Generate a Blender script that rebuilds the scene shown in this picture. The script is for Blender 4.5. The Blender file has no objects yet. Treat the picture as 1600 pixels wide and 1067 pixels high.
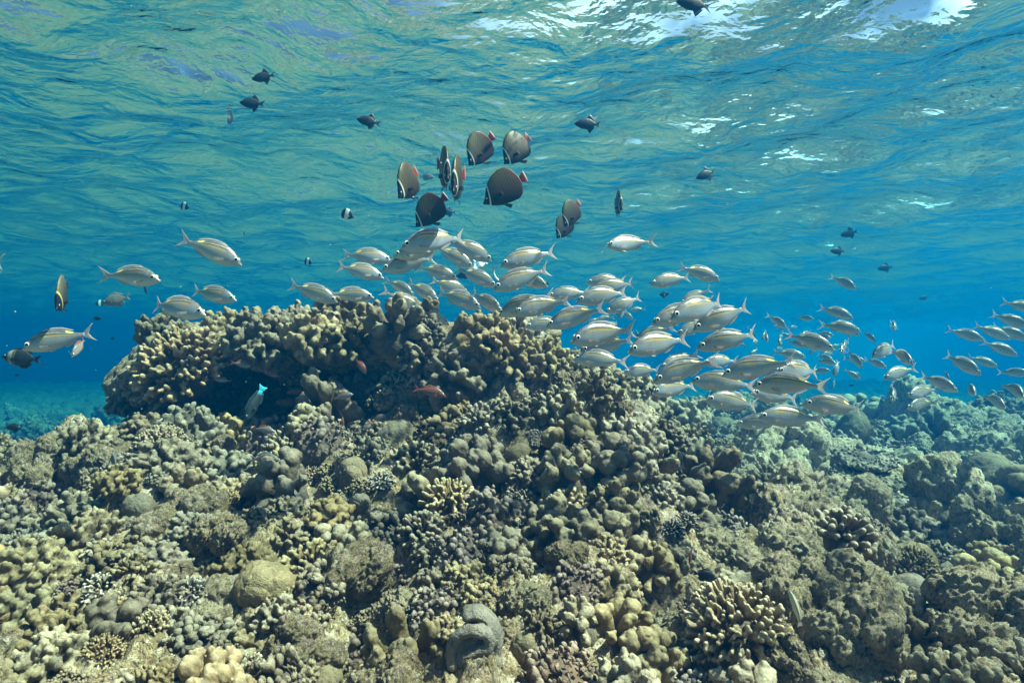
import bpy, bmesh, math, random
import numpy as np
from mathutils import Vector, Matrix, Euler
from mathutils.bvhtree import BVHTree

R = math.radians
S = bpy.context.scene
COL = S.collection
random.seed(7)
rng = np.random.default_rng(11)

# ------------------------------------------------------------------ camera
F = 953.0                      # focal length in pixels of the 1600 px wide photograph
CX, CY, HOR = 800.0, 533.5, 556.0
PITCH = math.atan((HOR - CY) / F)
cd = bpy.data.cameras.new('camera')
cd.sensor_width = 36.0
cd.lens = 36.0 * F / 1600.0
cd.clip_start = 0.02
cd.clip_end = 500
cam = bpy.data.objects.new('camera', cd)
cam.rotation_euler = (R(90) + PITCH, 0, 0)
COL.objects.link(cam)
S.camera = cam

# ------------------------------------------------------------------ world, sun, exposure
SUN_EL, SUN_AZ = R(58), R(98)          # azimuth from +Y (view direction) towards +X (right)
world = bpy.data.worlds.new('World')
S.world = world
world.use_nodes = True
wn = world.node_tree
wn.nodes.clear()
sky = wn.nodes.new('ShaderNodeTexSky')
sky.sky_type = 'NISHITA'
sky.sun_disc = False
sky.sun_elevation = SUN_EL
sky.sun_rotation = SUN_AZ
sky.dust_density = 3.0
bg = wn.nodes.new('ShaderNodeBackground')
bg.inputs['Strength'].default_value = 0.04
wo = wn.nodes.new('ShaderNodeOutputWorld')
# bright cloud bank added low on the sun's side, to whiten the wave openings
wtc = wn.nodes.new('ShaderNodeTexCoord')
wns = wn.nodes.new('ShaderNodeTexNoise')
wns.inputs['Scale'].default_value = 3.0
wns.inputs['Detail'].default_value = 5
wn.links.new(wtc.outputs['Generated'], wns.inputs['Vector'])
wsp = wn.nodes.new('ShaderNodeSeparateXYZ')
wn.links.new(wtc.outputs['Generated'], wsp.inputs[0])


def wmap(sock, a, b):
    m = wn.nodes.new('ShaderNodeMapRange')
    m.inputs['From Min'].default_value = a
    m.inputs['From Max'].default_value = b
    wn.links.new(sock, m.inputs['Value'])
    return m.outputs[0]


def wmul(a, b):
    m = wn.nodes.new('ShaderNodeMath')
    m.operation = 'MULTIPLY'
    wn.links.new(a, m.inputs[0])
    wn.links.new(b, m.inputs[1])
    return m.outputs[0]


cl = wmul(wmul(wmap(wns.outputs[0], .38, .54), wmap(wsp.outputs[2], .72, .5)), wmap(wsp.outputs[0], -.15, .5))
wmx = wn.nodes.new('ShaderNodeMix')
wmx.data_type = 'RGBA'
wn.links.new(cl, wmx.inputs[0])
wn.links.new(sky.outputs[0], wmx.inputs[6])
wmx.inputs[7].default_value = (30, 31, 32, 1)
wn.links.new(wmx.outputs[2], bg.inputs[0])
wn.links.new(bg.outputs[0], wo.inputs[0])

sl = bpy.data.lights.new('sun', 'SUN')
sl.energy = 5.0
sl.angle = R(0.6)
sl.color = (1.0, 0.82, 0.63)
sun = bpy.data.objects.new('sun', sl)
sd = Vector((math.cos(SUN_EL) * math.sin(SUN_AZ), math.cos(SUN_EL) * math.cos(SUN_AZ), math.sin(SUN_EL)))
sun.rotation_euler = (-sd).to_track_quat('-Z', 'Y').to_euler()
sun.location = sd * 10
COL.objects.link(sun)

S.view_settings.view_transform = 'Standard'
S.view_settings.look = 'None'
S.view_settings.exposure = 2.2
S.view_settings.gamma = 1.0
S.cycles.max_bounces = 8
S.cycles.diffuse_bounces = 3
S.cycles.glossy_bounces = 3
S.cycles.transparent_max_bounces = 8
S.cycles.volume_bounces = 0
S.cycles.sample_clamp_indirect = 6.0
S.cycles.caustics_reflective = False
S.cycles.caustics_refractive = False


def ray(px, py):
    """direction of the sight line through a pixel of the photograph, scaled so that its forward part is 1"""
    u, v = (px - CX) / F, (CY - py) / F
    c, s = math.cos(PITCH), math.sin(PITCH)
    d = Vector((u, c - v * s, s + v * c))
    return d / d.y


def at(px, py, Y):
    return ray(px, py) * Y


# ------------------------------------------------------------------ numeric noise
_perm = rng.permutation(256).astype(np.int64)
_perm = np.concatenate([_perm, _perm, _perm])
_grad = rng.normal(size=(256, 3))
_grad /= np.linalg.norm(_grad, axis=1)[:, None]


def perlin(P):
    I = np.floor(P).astype(np.int64)
    f = P - I
    I &= 255
    u = f * f * f * (f * (f * 6 - 15) + 10)
    out = 0
    for dx in (0, 1):
        wx = u[:, 0] if dx else 1 - u[:, 0]
        for dy in (0, 1):
            wy = u[:, 1] if dy else 1 - u[:, 1]
            for dz in (0, 1):
                wz = u[:, 2] if dz else 1 - u[:, 2]
                h = _perm[_perm[_perm[(I[:, 0] + dx) & 255] + ((I[:, 1] + dy) & 255)] + ((I[:, 2] + dz) & 255)]
                g = _grad[h]
                out = out + wx * wy * wz * (g[:, 0] * (f[:, 0] - dx) + g[:, 1] * (f[:, 1] - dy) + g[:, 2] * (f[:, 2] - dz))
    return out * 1.6


def fbm(P, f0, octaves, gain=0.5, off=0.0, kind='n'):
    o, a, t = 0, 1.0, 0
    for k in range(octaves):
        n = perlin(P * f0 * 2 ** k + off + 17.3 * k)
        if kind == 'b':
            n = np.abs(n) * 2 - 0.6
        elif kind == 'r':
            n = 0.6 - np.abs(n) * 2
        o = o + a * n
        a *= gain
    return o


_wj = rng.random((256, 4))


def worley(P, f, jit=0.9):
    """distance to the nearest scattered point in 3-D, with a random value of that point"""
    Q = P * f
    I = np.floor(Q).astype(np.int64)
    best = np.full(len(P), 9.0)
    val = np.zeros(len(P))
    for dx in (-1, 0, 1):
        for dy in (-1, 0, 1):
            for dz in (-1, 0, 1):
                c = I + (dx, dy, dz)
                h = _perm[_perm[_perm[c[:, 0] & 255] + (c[:, 1] & 255)] + (c[:, 2] & 255)]
                p = c + 0.5 + (_wj[h, :3] - 0.5) * jit
                d = np.linalg.norm(Q - p, axis=1)
                m = d < best
                best[m] = d[m]
                val[m] = _wj[h, 3][m]
    return best, val


# ------------------------------------------------------------------ helpers for objects
def link(o, parent=None):
    COL.objects.link(o)
    if parent is not None:
        o.parent = parent
    return o


def mesh_np(name, V, Fc, mat=None, smooth=True):
    me = bpy.data.meshes.new(name)
    V = np.asarray(V, dtype=np.float32)
    if isinstance(Fc, np.ndarray):
        n = Fc.shape[1]
        me.vertices.add(len(V))
        me.vertices.foreach_set('co', V.ravel())
        me.loops.add(Fc.size)
        me.loops.foreach_set('vertex_index', Fc.ravel().astype(np.int32))
        me.polygons.add(len(Fc))
        me.polygons.foreach_set('loop_start', np.arange(0, Fc.size, n, dtype=np.int32))
        me.update(calc_edges=True)
    else:
        me.from_pydata(V.tolist(), [], [list(map(int, f)) for f in Fc])
        me.update()
    if smooth:
        me.polygons.foreach_set('use_smooth', np.ones(len(me.polygons), dtype=bool))
    if mat is not None:
        for m in (mat if isinstance(mat, (list, tuple)) else [mat]):
            me.materials.append(m)
    return me


def verts(me):
    a = np.empty(len(me.vertices) * 3, dtype=np.float32)
    me.vertices.foreach_get('co', a)
    return a.reshape(-1, 3).astype(np.float64)


def normals(me):
    a = np.empty(len(me.vertices) * 3, dtype=np.float32)
    me.vertices.foreach_get('normal', a)
    return a.reshape(-1, 3).astype(np.float64)


def set_verts(me, V):
    me.vertices.foreach_set('co', np.asarray(V, dtype=np.float32).ravel())
    me.update()


def tag(o, label=None, cat=None, group=None, kind=None):
    if label: o['label'] = label
    if cat: o['category'] = cat
    if group: o['group'] = group
    if kind: o['kind'] = kind
    return o


def grid_faces(nr, nc, wrap=False):
    i, j = np.meshgrid(np.arange(nr - 1), np.arange(nc if wrap else nc - 1), indexing='ij')
    j2 = (j + 1) % nc
    return np.stack([i * nc + j, i * nc + j2, (i + 1) * nc + j2, (i + 1) * nc + j], -1).reshape(-1, 4)


def polar(th_dense, step, coarse, radii):
    """points of a sheet round the camera, finer in front of it"""
    a = np.arange(-th_dense, th_dense, step)
    b = np.linspace(th_dense, 360 - th_dense, coarse, endpoint=False)
    th = np.radians(np.concatenate([a, b]))
    X = radii[:, None] * np.sin(th)[None]
    Y = radii[:, None] * np.cos(th)[None]
    return X.ravel(), Y.ravel(), grid_faces(len(radii), len(th), True)[:, ::-1]


# ------------------------------------------------------------------ node helpers
class NT:
    def __init__(s, name):
        s.m = bpy.data.materials.new(name)
        s.m.use_nodes = True
        s.t = s.m.node_tree
        s.t.nodes.clear()
        s.out = s.n('ShaderNodeOutputMaterial')

    def n(s, kind, **kw):
        o = s.t.nodes.new(kind)
        for k, v in kw.items():
            if k in o.inputs: s.put(o.inputs[k], v)
            else: setattr(o, k, v)
        return o

    def put(s, sock, v):
        if isinstance(v, bpy.types.NodeSocket): s.t.links.new(v, sock)
        elif isinstance(v, bpy.types.Node): s.t.links.new(v.outputs[0], sock)
        else: sock.default_value = v

    def math(s, op, a, b=None, clamp=False):
        o = s.t.nodes.new('ShaderNodeMath')
        o.operation = op
        o.use_clamp = clamp
        s.put(o.inputs[0], a)
        if b is not None: s.put(o.inputs[1], b)
        return o.outputs[0]

    def mix(s, f, a, b, blend='MIX'):
        o = s.t.nodes.new('ShaderNodeMix')
        o.data_type = 'RGBA'
        o.blend_type = blend
        s.put(o.inputs[0], f)
        for q, v in ((6, a), (7, b)):
            s.put(o.inputs[q], v if not isinstance(v, tuple) else (*v[:3], 1))
        return o.outputs[2]

    def ramp(s, f, pts, interp='LINEAR'):
        o = s.t.nodes.new('ShaderNodeValToRGB')
        s.put(o.inputs[0], f)
        cr = o.color_ramp
        cr.interpolation = interp
        while len(cr.elements) < len(pts): cr.elements.new(0.5)
        for e, (p, c) in zip(cr.elements, pts):
            e.position = p
            e.color = (*c, 1) if isinstance(c, tuple) else (c, c, c, 1)
        return o.outputs[0]

    def noise(s, vec, scale, detail=4, rough=0.55, dist=0.0):
        o = s.n('ShaderNodeTexNoise', Scale=scale, Detail=detail, Roughness=rough, Distortion=dist)
        if vec is not None: s.put(o.inputs['Vector'], vec)
        return o.outputs[0]


# ------------------------------------------------------------------ materials of the reef
def coral_mat(name, base, pale, dark, tip=0.5, scale=1.0, spots=0.5, bump=0.5, use_tip=True):
    """living coral: brown tissue, paler growing tips, blotches and fine polyp texture"""
    t = NT(name)
    tc = t.n('ShaderNodeTexCoord').outputs['Object']
    oi = t.n('ShaderNodeObjectInfo')
    rnd = oi.outputs['Random']
    n1 = t.noise(tc, 14 * scale, 5, 0.6)
    n2 = t.noise(tc, 60 * scale, 4, 0.65)
    n3 = t.noise(tc, 230 * scale, 2, 0.6)
    c = t.mix(t.ramp(n1, [(0.35, 0.0), (0.66, 1.0)]), dark, base)
    c = t.mix(t.math('MULTIPLY', t.ramp(n2, [(0.5, 0.0), (0.68, 1.0)]), spots), c, pale)
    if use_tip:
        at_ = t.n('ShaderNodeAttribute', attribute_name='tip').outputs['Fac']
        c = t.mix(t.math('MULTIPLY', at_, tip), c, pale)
        # crevice shade painted into the inner foot of a colony, along with dark turf
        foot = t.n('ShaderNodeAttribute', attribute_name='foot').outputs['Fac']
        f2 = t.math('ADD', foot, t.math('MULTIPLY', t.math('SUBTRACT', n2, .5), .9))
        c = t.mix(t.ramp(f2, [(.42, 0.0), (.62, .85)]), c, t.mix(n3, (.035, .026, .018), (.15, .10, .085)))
    n5 = t.noise(tc, 27 * scale, 4, 0.65, .6)
    c = t.mix(t.math('MULTIPLY', t.ramp(n5, [(0.57, 0.0), (0.63, 1.0)]), min(1.0, spots * 1.7)), c, t.mix(n3, (.06, .045, .03), (.24, .17, .14)))
    c = t.mix(t.ramp(n3, [(0.3, 0.45), (0.5, 0.0)]), c, dark)
    hs = t.n('ShaderNodeHueSaturation')
    t.put(hs.inputs['Hue'], t.math('ADD', 0.488, t.math('MULTIPLY', rnd, 0.017)))
    r2 = t.math('FRACT', t.math('MULTIPLY', rnd, 7.31))
    t.put(hs.inputs['Saturation'], t.math('ADD', 0.65, t.math('MULTIPLY', r2, 0.45)))
    r3 = t.math('FRACT', t.math('MULTIPLY', rnd, 13.7))
    t.put(hs.inputs['Value'], t.math('ADD', 0.54, t.math('MULTIPLY', r3, 0.6)))
    t.put(hs.inputs['Color'], c)
    h = t.math('ADD', t.math('MULTIPLY', n2, 0.6), t.math('MULTIPLY', n3, 0.4))
    b = t.n('ShaderNodeBump', Strength=bump, Distance=0.011 / scale, Height=h)
    p = t.n('ShaderNodeBsdfPrincipled', Roughness=0.75)
    p.inputs['Specular IOR Level'].default_value = 0.25
    t.put(p.inputs['Base Color'], hs.outputs[0])
    t.put(p.inputs['Normal'], b.outputs[0])
    t.put(t.out.inputs['Surface'], p.outputs[0])
    return t.m


def rock_mat(name, scale=1.0, pink=0.5, pale=0.0):
    """dead reef rock with turf, sediment, pale scars and crusts of pink coralline algae"""
    t = NT(name)
    tc = t.n('ShaderNodeTexCoord').outputs['Object']
    rnd = t.n('ShaderNodeObjectInfo').outputs['Random']
    off = t.n('ShaderNodeVectorMath', operation='ADD')
    t.put(off.inputs[0], tc)
    cb = t.n('ShaderNodeCombineXYZ')
    for k in range(3): t.put(cb.inputs[k], t.math('MULTIPLY', rnd, 31.0 + 7 * k))
    t.put(off.inputs[1], cb.outputs[0])
    v = off.outputs[0]
    n0 = t.noise(v, 5 * scale, 4, 0.6, 0.3)
    n1 = t.noise(v, 22 * scale, 6, 0.68, 0.4)
    n2 = t.noise(v, 75 * scale, 5, 0.7)
    n3 = t.noise(v, 12 * scale, 5, 0.7, 0.8)
    n4 = t.noise(v, 190 * scale, 3, 0.65)
    wv = t.n('ShaderNodeVectorMath', operation='ADD')
    nc = t.n('ShaderNodeTexNoise', Scale=26 * scale, Detail=4.0, Roughness=.7)
    t.put(nc.inputs['Vector'], v)
    sc_ = t.n('ShaderNodeVectorMath', operation='SCALE')
    t.put(sc_.inputs[0], nc.outputs['Color'])
    sc_.inputs['Scale'].default_value = .09 / scale
    t.put(wv.inputs[0], v)
    t.put(wv.inputs[1], sc_.outputs[0])

    def patches(sc):
        vo = t.n('ShaderNodeTexVoronoi', Scale=sc * scale)
        t.put(vo.inputs['Vector'], wv.outputs[0])
        sp = t.n('ShaderNodeSeparateColor')
        t.put(sp.inputs[0], vo.outputs['Color'])
        return sp.outputs[0]
    # crusts and turf in small ragged patches over a larger change of ground tone
    pal = [(0.0, (.065, .042, .022)), (.12, (.27, .175, .08)), (.28, (.53, .39, .245)), (.46, (.20, .145, .062)), (.58, (.65, .51, .36)), (.72, (.42, .24 + .06 * (1 - pink), .20)), (.80, (.35, .26, .13)), (.89, (.74, .61, .47))]
    c = t.ramp(patches(34), pal, 'CONSTANT')
    c2 = t.ramp(patches(88), pal, 'CONSTANT')
    c = t.mix(.45, c, c2)
    c = t.mix(t.ramp(n0, [(0.40, 0.0), (0.60, 0.7)]), c, t.mix(t.ramp(n1, [(.4, 0.0), (.6, 1.0)]), (0.11, 0.076, 0.034), (0.44, 0.32, 0.17)))
    c = t.mix(t.math('MULTIPLY', t.ramp(n3, [(0.56, 0.0), (0.62, .8)]), pink), c, t.mix(t.ramp(n2, [(.42, 0.0), (.58, 1.0)]), (0.15, 0.06, 0.08), (0.56, 0.40, 0.39)))
    if pale: c = t.mix(t.ramp(n1, [(.32, 0.0), (.55, pale)]), c, (0.66, 0.55, 0.37))
    c = t.mix(t.ramp(n2, [(0.58, 0.0), (0.64, 0.8)]), c, (0.66, 0.60, 0.48))
    c = t.mix(t.ramp(n2, [(0.36, 0.9), (0.43, 0.0)]), c, (0.022, 0.018, 0.012))
    h = t.math('ADD', t.math('MULTIPLY', n2, 0.6), t.math('MULTIPLY', n4, 0.35))
    h = t.math('ADD', h, t.math('MULTIPLY', n1, 0.9))
    b = t.n('ShaderNodeBump', Strength=1.0, Distance=0.022 / scale, Height=h)
    p = t.n('ShaderNodeBsdfPrincipled', Roughness=0.88)
    p.inputs['Specular IOR Level'].default_value = 0.15
    t.put(p.inputs['Base Color'], c)
    t.put(p.inputs['Normal'], b.outputs[0])
    t.put(t.out.inputs['Surface'], p.outputs[0])
    return t.m


M_ROCK = rock_mat('reef_rock', 1.0, 0.75)
M_PALE = rock_mat('pale_sediment_rock', 1.0, 0.6, .45)
M_SEABED = rock_mat('seabed_rubble', 1.0, 0.5)
TAN, PALE, DARK = (0.31, 0.205, 0.092), (0.58, 0.45, 0.255), (0.10, 0.066, 0.028)
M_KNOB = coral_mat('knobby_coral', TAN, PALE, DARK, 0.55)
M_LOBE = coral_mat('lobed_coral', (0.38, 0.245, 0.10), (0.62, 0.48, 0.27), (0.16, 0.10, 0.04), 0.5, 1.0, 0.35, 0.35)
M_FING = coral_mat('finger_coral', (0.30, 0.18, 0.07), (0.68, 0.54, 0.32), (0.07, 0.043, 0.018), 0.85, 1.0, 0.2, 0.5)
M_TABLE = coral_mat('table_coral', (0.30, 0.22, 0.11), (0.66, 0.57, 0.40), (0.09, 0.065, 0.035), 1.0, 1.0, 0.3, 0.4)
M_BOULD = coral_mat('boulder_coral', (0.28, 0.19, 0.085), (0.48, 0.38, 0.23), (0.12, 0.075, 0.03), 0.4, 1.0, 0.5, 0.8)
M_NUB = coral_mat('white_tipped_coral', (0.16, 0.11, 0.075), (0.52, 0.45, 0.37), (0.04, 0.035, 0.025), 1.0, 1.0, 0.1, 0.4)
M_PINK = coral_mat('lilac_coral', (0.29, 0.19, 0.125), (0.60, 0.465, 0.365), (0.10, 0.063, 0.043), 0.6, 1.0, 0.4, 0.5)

M_GREYC = coral_mat('grey_folded_coral', (0.58, 0.46, 0.34), (0.75, 0.63, 0.50), (0.34, 0.26, 0.18), 0.4, 1.0, 0.4, 0.9, False)

# ------------------------------------------------------------------ seabed
ctrl = []
for px, py, Y in [
    (0,1067,1.15),(400,1067,1.15),(800,1067,1.15),(1200,1067,1.22),(1600,1067,1.35),
    (0,950,1.42),(300,950,1.42),(600,950,1.42),(900,955,1.42),(1120,950,1.5),(1230,990,1.42),(1450,960,1.75),(1600,950,1.85),
    (0,860,1.72),(250,860,1.72),(500,850,1.75),(750,850,1.75),(950,840,1.75),(1080,850,1.82),(1160,900,1.75),(1300,880,1.72),(1440,900,2.2),(1560,850,2.6),
    (0,780,2.05),(200,775,2.05),(400,765,2.05),(600,760,2.05),(800,750,2.02),(950,735,1.98),(1080,770,2.15),(1200,800,2.6),(1300,770,3.1),(1430,770,3.2),(1560,760,3.4),
    (0,712,2.3),(100,695,2.35),(200,690,2.4),(330,672,2.4),(470,675,2.42),(600,695,2.38),(720,700,2.3),(800,690,2.22),(880,665,2.15),(980,690,2.12),(1050,730,2.2),
    (850,590,3.0),(900,650,2.75),(950,615,3.3),(1010,690,3.0),(1060,660,3.7),(1110,700,3.6),(1110,765,2.8),(1170,690,4.3),(1240,700,4.5),(1190,745,3.4),
    (1300,700,4.6),(1400,680,5.2),(1480,655,6.3),(1580,670,5.4),(1600,720,4.2)]:
    p = at(px, py, Y)
    ctrl.append((p.x, p.y, p.z - (.14 if Y > 2.9 and px > 1040 else 0)))
ctrl += [(-1.5,2.68,-.36),(-1.1,2.72,-.37),(-.7,2.72,-.38),(-.35,2.66,-.38),(-.1,2.6,-.36),
         (-1.5,3.0,-.30),(-1.1,3.0,-.28),(-.7,3.0,-.28),(-.3,2.95,-.30),(0,2.85,-.28),
         (-1.6,3.3,-.10),(-1.1,3.3,-.02),(-.6,3.3,-.02),(-.1,3.25,-.04),
         (-1.1,3.9,0.0),(-.5,4.0,0.0),(.1,3.9,-.08),(-.5,5.0,-.5),(.5,5.0,-.55),(-1.3,4.8,-.55),
         (-2.1,3.3,-.72),(-2.0,2.75,-.62),(-2.6,2.9,-.75),(-2.0,4.0,-.75),(-3,4.,-1.0),
         (-1,.7,-.72),(0,.7,-.72),(1,.7,-.75),(-1,0,-.85),(0,0,-.88),(1,0,-.88),(-2,1,-.7),(2.2,1,-.8),(0,-2,-1.0),(-3,-1,-1),(3,-1,-1),
         (-3,2,-.6),(3.2,2.2,-.72),(3.6,4,-.88),(-4,6,-1.3),(0,7,-.92),(2,7.5,-.98),(4.5,7,-1.0),(-2,6.5,-1.2),
         (-6,9,-1.6),(0,11,-1.15),(6,10,-1.15),(-6,3,-1.3),(6,4,-.85),(-9,14,-1.9),(0,16,-1.15),(9,14,-1.1)]
ctrl = np.array(ctrl)
_d = np.linalg.norm(ctrl[:, None, :2] - ctrl[None, :, :2], axis=2)
_n = len(ctrl)
_A = np.zeros((_n + 1, _n + 1))
_A[:_n, :_n] = -_d + np.eye(_n) * 0.02
_A[:_n, _n] = 1
_A[_n, :_n] = 1
_w = np.linalg.solve(_A, np.append(ctrl[:, 2], 0))


def macro(X, Y):
    out = np.empty(len(X))
    for k in range(0, len(X), 40000):
        d = np.hypot(X[k:k+40000, None] - ctrl[None, :, 0], Y[k:k+40000, None] - ctrl[None, :, 1])
        out[k:k+40000] = -d @ _w[:_n] + _w[_n]
    r = np.hypot(X, Y)
    f = np.clip((r - 12) / 8, 0, 1)
    return out * (1 - f) + f * -1.7


radii = np.concatenate([np.geomspace(.05, .8, 16)[:-1], np.geomspace(.8, 4.6, 470)[:-1], np.geomspace(4.6, 45, 200)])
X, Y, FC = polar(50, 0.125, 60, radii)
Z = macro(X, Y)
P = np.stack([X, Y, Z], 1)
rr = np.hypot(X, Y)
lod = np.clip(rr / 9, 0, 1)
big = fbm(P * (1, 1, .3), 1.1, 3, .5, 3.1)
d1, v1 = worley(P * (1, 1, .6), 3.2)
d2, v2 = worley(P + 0.03 * np.stack([perlin(P * 9), perlin(P * 9 + 40), 0 * X], 1), 9.0)
lump = np.sqrt(np.clip(1 - (d1 / .72) ** 2, 0, 1))
lump2 = np.sqrt(np.clip(1 - (d2 / .74) ** 2, 0, 1))
msk = np.clip(perlin(P * 1.7 + 9) * 2 + .6, 0, 1)
hgt = .075 * big + .17 * (lump - .55) * (0.4 + v1) * (1 + .9 * lod) + .05 * (lump2 - .5) * msk
hgt += .016 * fbm(P, 16, 5, .62, 2., 'b') + .02 * fbm(P, 6, 2, .5, 7., 'r')
d3, v3 = worley(P + .05 * np.stack([perlin(P * 7 + 3), perlin(P * 7 + 60), 0 * X], 1), 5.5)
hgt -= .17 * np.clip(1 - d3 / .45, 0, 1) * (v3 > .45) * np.clip(1.5 - rr / 4, 0, 1)
hgt += .06 * np.clip(fbm(P, 2.3, 2, .5, 33.), -.6, 1)
far = np.clip((rr - 4.5) / 4, 0, 1)
hgt += far * (.22 * (np.sqrt(np.clip(1 - (worley(P * (1, 1, .5), .85)[0] / .6) ** 2, 0, 1)) - .2))
side = np.stack([perlin(P * 11 + 5), perlin(P * 11 + 25), 0 * X], 1) * .022
P2 = P + side
P2[:, 2] += hgt
seabed_me = mesh_np('seabed', P2, FC, M_SEABED)
seabed = link(bpy.data.objects.new('seabed', seabed_me))
tag(seabed, kind='structure')


def remeshed(name, parts, voxel, mat, smooth_it=3, noise=(), tipfn=None):
    """joins overlapping solids into ONE closed skin, softens the creases and roughens it"""
    bm = bmesh.new()
    for f in parts: f(bm)
    me = bpy.data.meshes.new(name)
    bm.to_mesh(me)
    bm.free()
    o = bpy.data.objects.new('tmp', me)
    COL.objects.link(o)
    md = o.modifiers.new('r', 'REMESH')
    md.mode = 'VOXEL'
    md.voxel_size = voxel
    if smooth_it:
        sm = o.modifiers.new('s', 'SMOOTH')
        sm.factor = .5
        sm.iterations = smooth_it
    dg = bpy.context.evaluated_depsgraph_get()
    ev = o.evaluated_get(dg)
    m2 = bpy.data.meshes.new_from_object(ev, depsgraph=dg)
    bpy.data.objects.remove(o)
    bpy.data.meshes.remove(me)
    m2.name = name
    V = verts(m2)
    N = normals(m2)
    base = V.copy()
    for f0, amp, octv, kind in noise:
        if kind == 'w':
            d = worley(base + 3.7 * octv + .25 / f0 * np.stack([perlin(base * f0 + 9), perlin(base * f0 + 31), perlin(base * f0 + 55)], 1), f0)[0]
            V = V + N * (amp * (np.sqrt(np.clip(1 - (d / .8) ** 2, 0, 1)) - .5))[:, None]
        else:
            V = V + N * (amp * fbm(base, f0, octv, .55, 5., kind))[:, None]
    set_verts(m2, V)
    m2.polygons.foreach_set('use_smooth', np.ones(len(m2.polygons), dtype=bool))
    m2.materials.clear()
    m2.materials.append(mat)
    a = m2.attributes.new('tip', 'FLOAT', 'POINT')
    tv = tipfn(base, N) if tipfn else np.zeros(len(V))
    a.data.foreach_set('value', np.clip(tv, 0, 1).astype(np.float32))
    a = m2.attributes.new('foot', 'FLOAT', 'POINT')  # mask of the painted crevice shade, strongest near the colony's centre
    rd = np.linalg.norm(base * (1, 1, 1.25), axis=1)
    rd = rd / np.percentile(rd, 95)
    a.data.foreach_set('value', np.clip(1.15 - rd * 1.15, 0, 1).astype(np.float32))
    return m2


def ball(c, r, rot=None, sub=2):
    """an ellipsoid at c with radii r"""
    def f(bm):
        m = Matrix.Translation(c) @ (rot or Matrix()) @ Matrix.Diagonal((*r, 1)) if not isinstance(r, float) else Matrix.Translation(c) @ Matrix.Diagonal((r, r, r, 1))
        bmesh.ops.create_icosphere(bm, subdivisions=sub, radius=1.0, matrix=m)
    return f


def knob(a, b, ra, rb, seg=10, rings=4):
    """a round-headed peg from a to b"""
    a, b = Vector(a), Vector(b)
    def f(bm):
        ax = (b - a).normalized()
        q = ax.to_track_quat('Z', 'Y').to_matrix()
        prof = [(0, ra)]
        L = (b - a).length
        prof += [(L * .55, (ra + rb) * .5)]
        for k in range(rings):
            t = k / rings * math.pi / 2
            prof.append((L + rb * math.sin(t) - rb * .2, rb * math.cos(t)))
        loops = []
        for z, r in prof:
            loops.append([bm.verts.new(a + q @ Vector((r * math.cos(2*math.pi*i/seg), r * math.sin(2*math.pi*i/seg), z))) for i in range(seg)])
        for l0, l1 in zip(loops, loops[1:]):
            for i in range(seg):
                bm.faces.new((l0[i], l0[(i+1) % seg], l1[(i+1) % seg], l1[i]))
        top = bm.verts.new(a + ax * (L + rb * .8))
        for i in range(seg):
            bm.faces.new((loops[-1][i], loops[-1][(i+1) % seg], top))
        bm.faces.new(loops[0][::-1])
    return f


# ------------------------------------------------------------------ the overhanging cap of the big coral head
cap_parts = []
for px, py, Yd, r in [(262,588,2.88,(.19,.22,.09)),(330,548,2.9,(.26,.32,.12)),(430,545,2.88,(.28,.34,.11)),(540,540,2.85,(.28,.34,.11)),
                     (640,545,2.82,(.27,.33,.13)),(730,560,2.85,(.27,.34,.15)),(810,585,3.0,(.25,.34,.15)),(880,610,3.25,(.28,.36,.15)),(960,645,3.55,(.28,.36,.15)),
                     (350,560,3.3,(.4,.5,.14)),(560,560,3.3,(.5,.5,.15)),(760,575,3.4,(.5,.5,.15)),(300,600,3.3,(.4,.4,.2)),
                     (640,612,2.68,(.12,.16,.10)), (585,620,2.74,(.09,.14,.11)), (560,665,2.62,(.1,.1,.06)), (690,650,2.68,(.09,.12,.08)), (620,660,2.58,(.12,.1,.05)),
                     (745,620,2.72,(.12,.14,.11)),(800,640,2.6,(.08,.1,.08))]:
    cap_parts.append(ball(at(px, py, Yd), r, sub=3))
cap_me = remeshed('reef_head', cap_parts, .016, M_ROCK, 4, [(5, .03, 3, 'n'), (9, .03, 1, 'w'), (22, .016, 2, 'w'), (45, .006, 3, 'b')])
cap = link(bpy.data.objects.new('coral_head_rock', cap_me))
tag(cap, 'big flat topped rock ledge overhanging the dark hollow in mid reef', 'reef rock')
# ------------------------------------------------------------------ coral colonies
def fib(n, jit, seed, zmin=-.25):
    r = random.Random(seed)
    out = []
    for i in range(n):
        z = 1 - (i + .5) / n * (1 - zmin)
        a = i * 2.399963 + r.uniform(-jit, jit)
        z = max(zmin, min(.995, z + r.uniform(-jit, jit) * .08))
        s = math.sqrt(1 - z * z)
        out.append(Vector((s * math.cos(a), s * math.sin(a), z)))
    return out


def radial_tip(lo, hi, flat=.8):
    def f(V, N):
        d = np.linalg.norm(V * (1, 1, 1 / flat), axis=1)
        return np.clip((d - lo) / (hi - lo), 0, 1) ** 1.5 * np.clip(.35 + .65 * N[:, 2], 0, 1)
    return f


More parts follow.
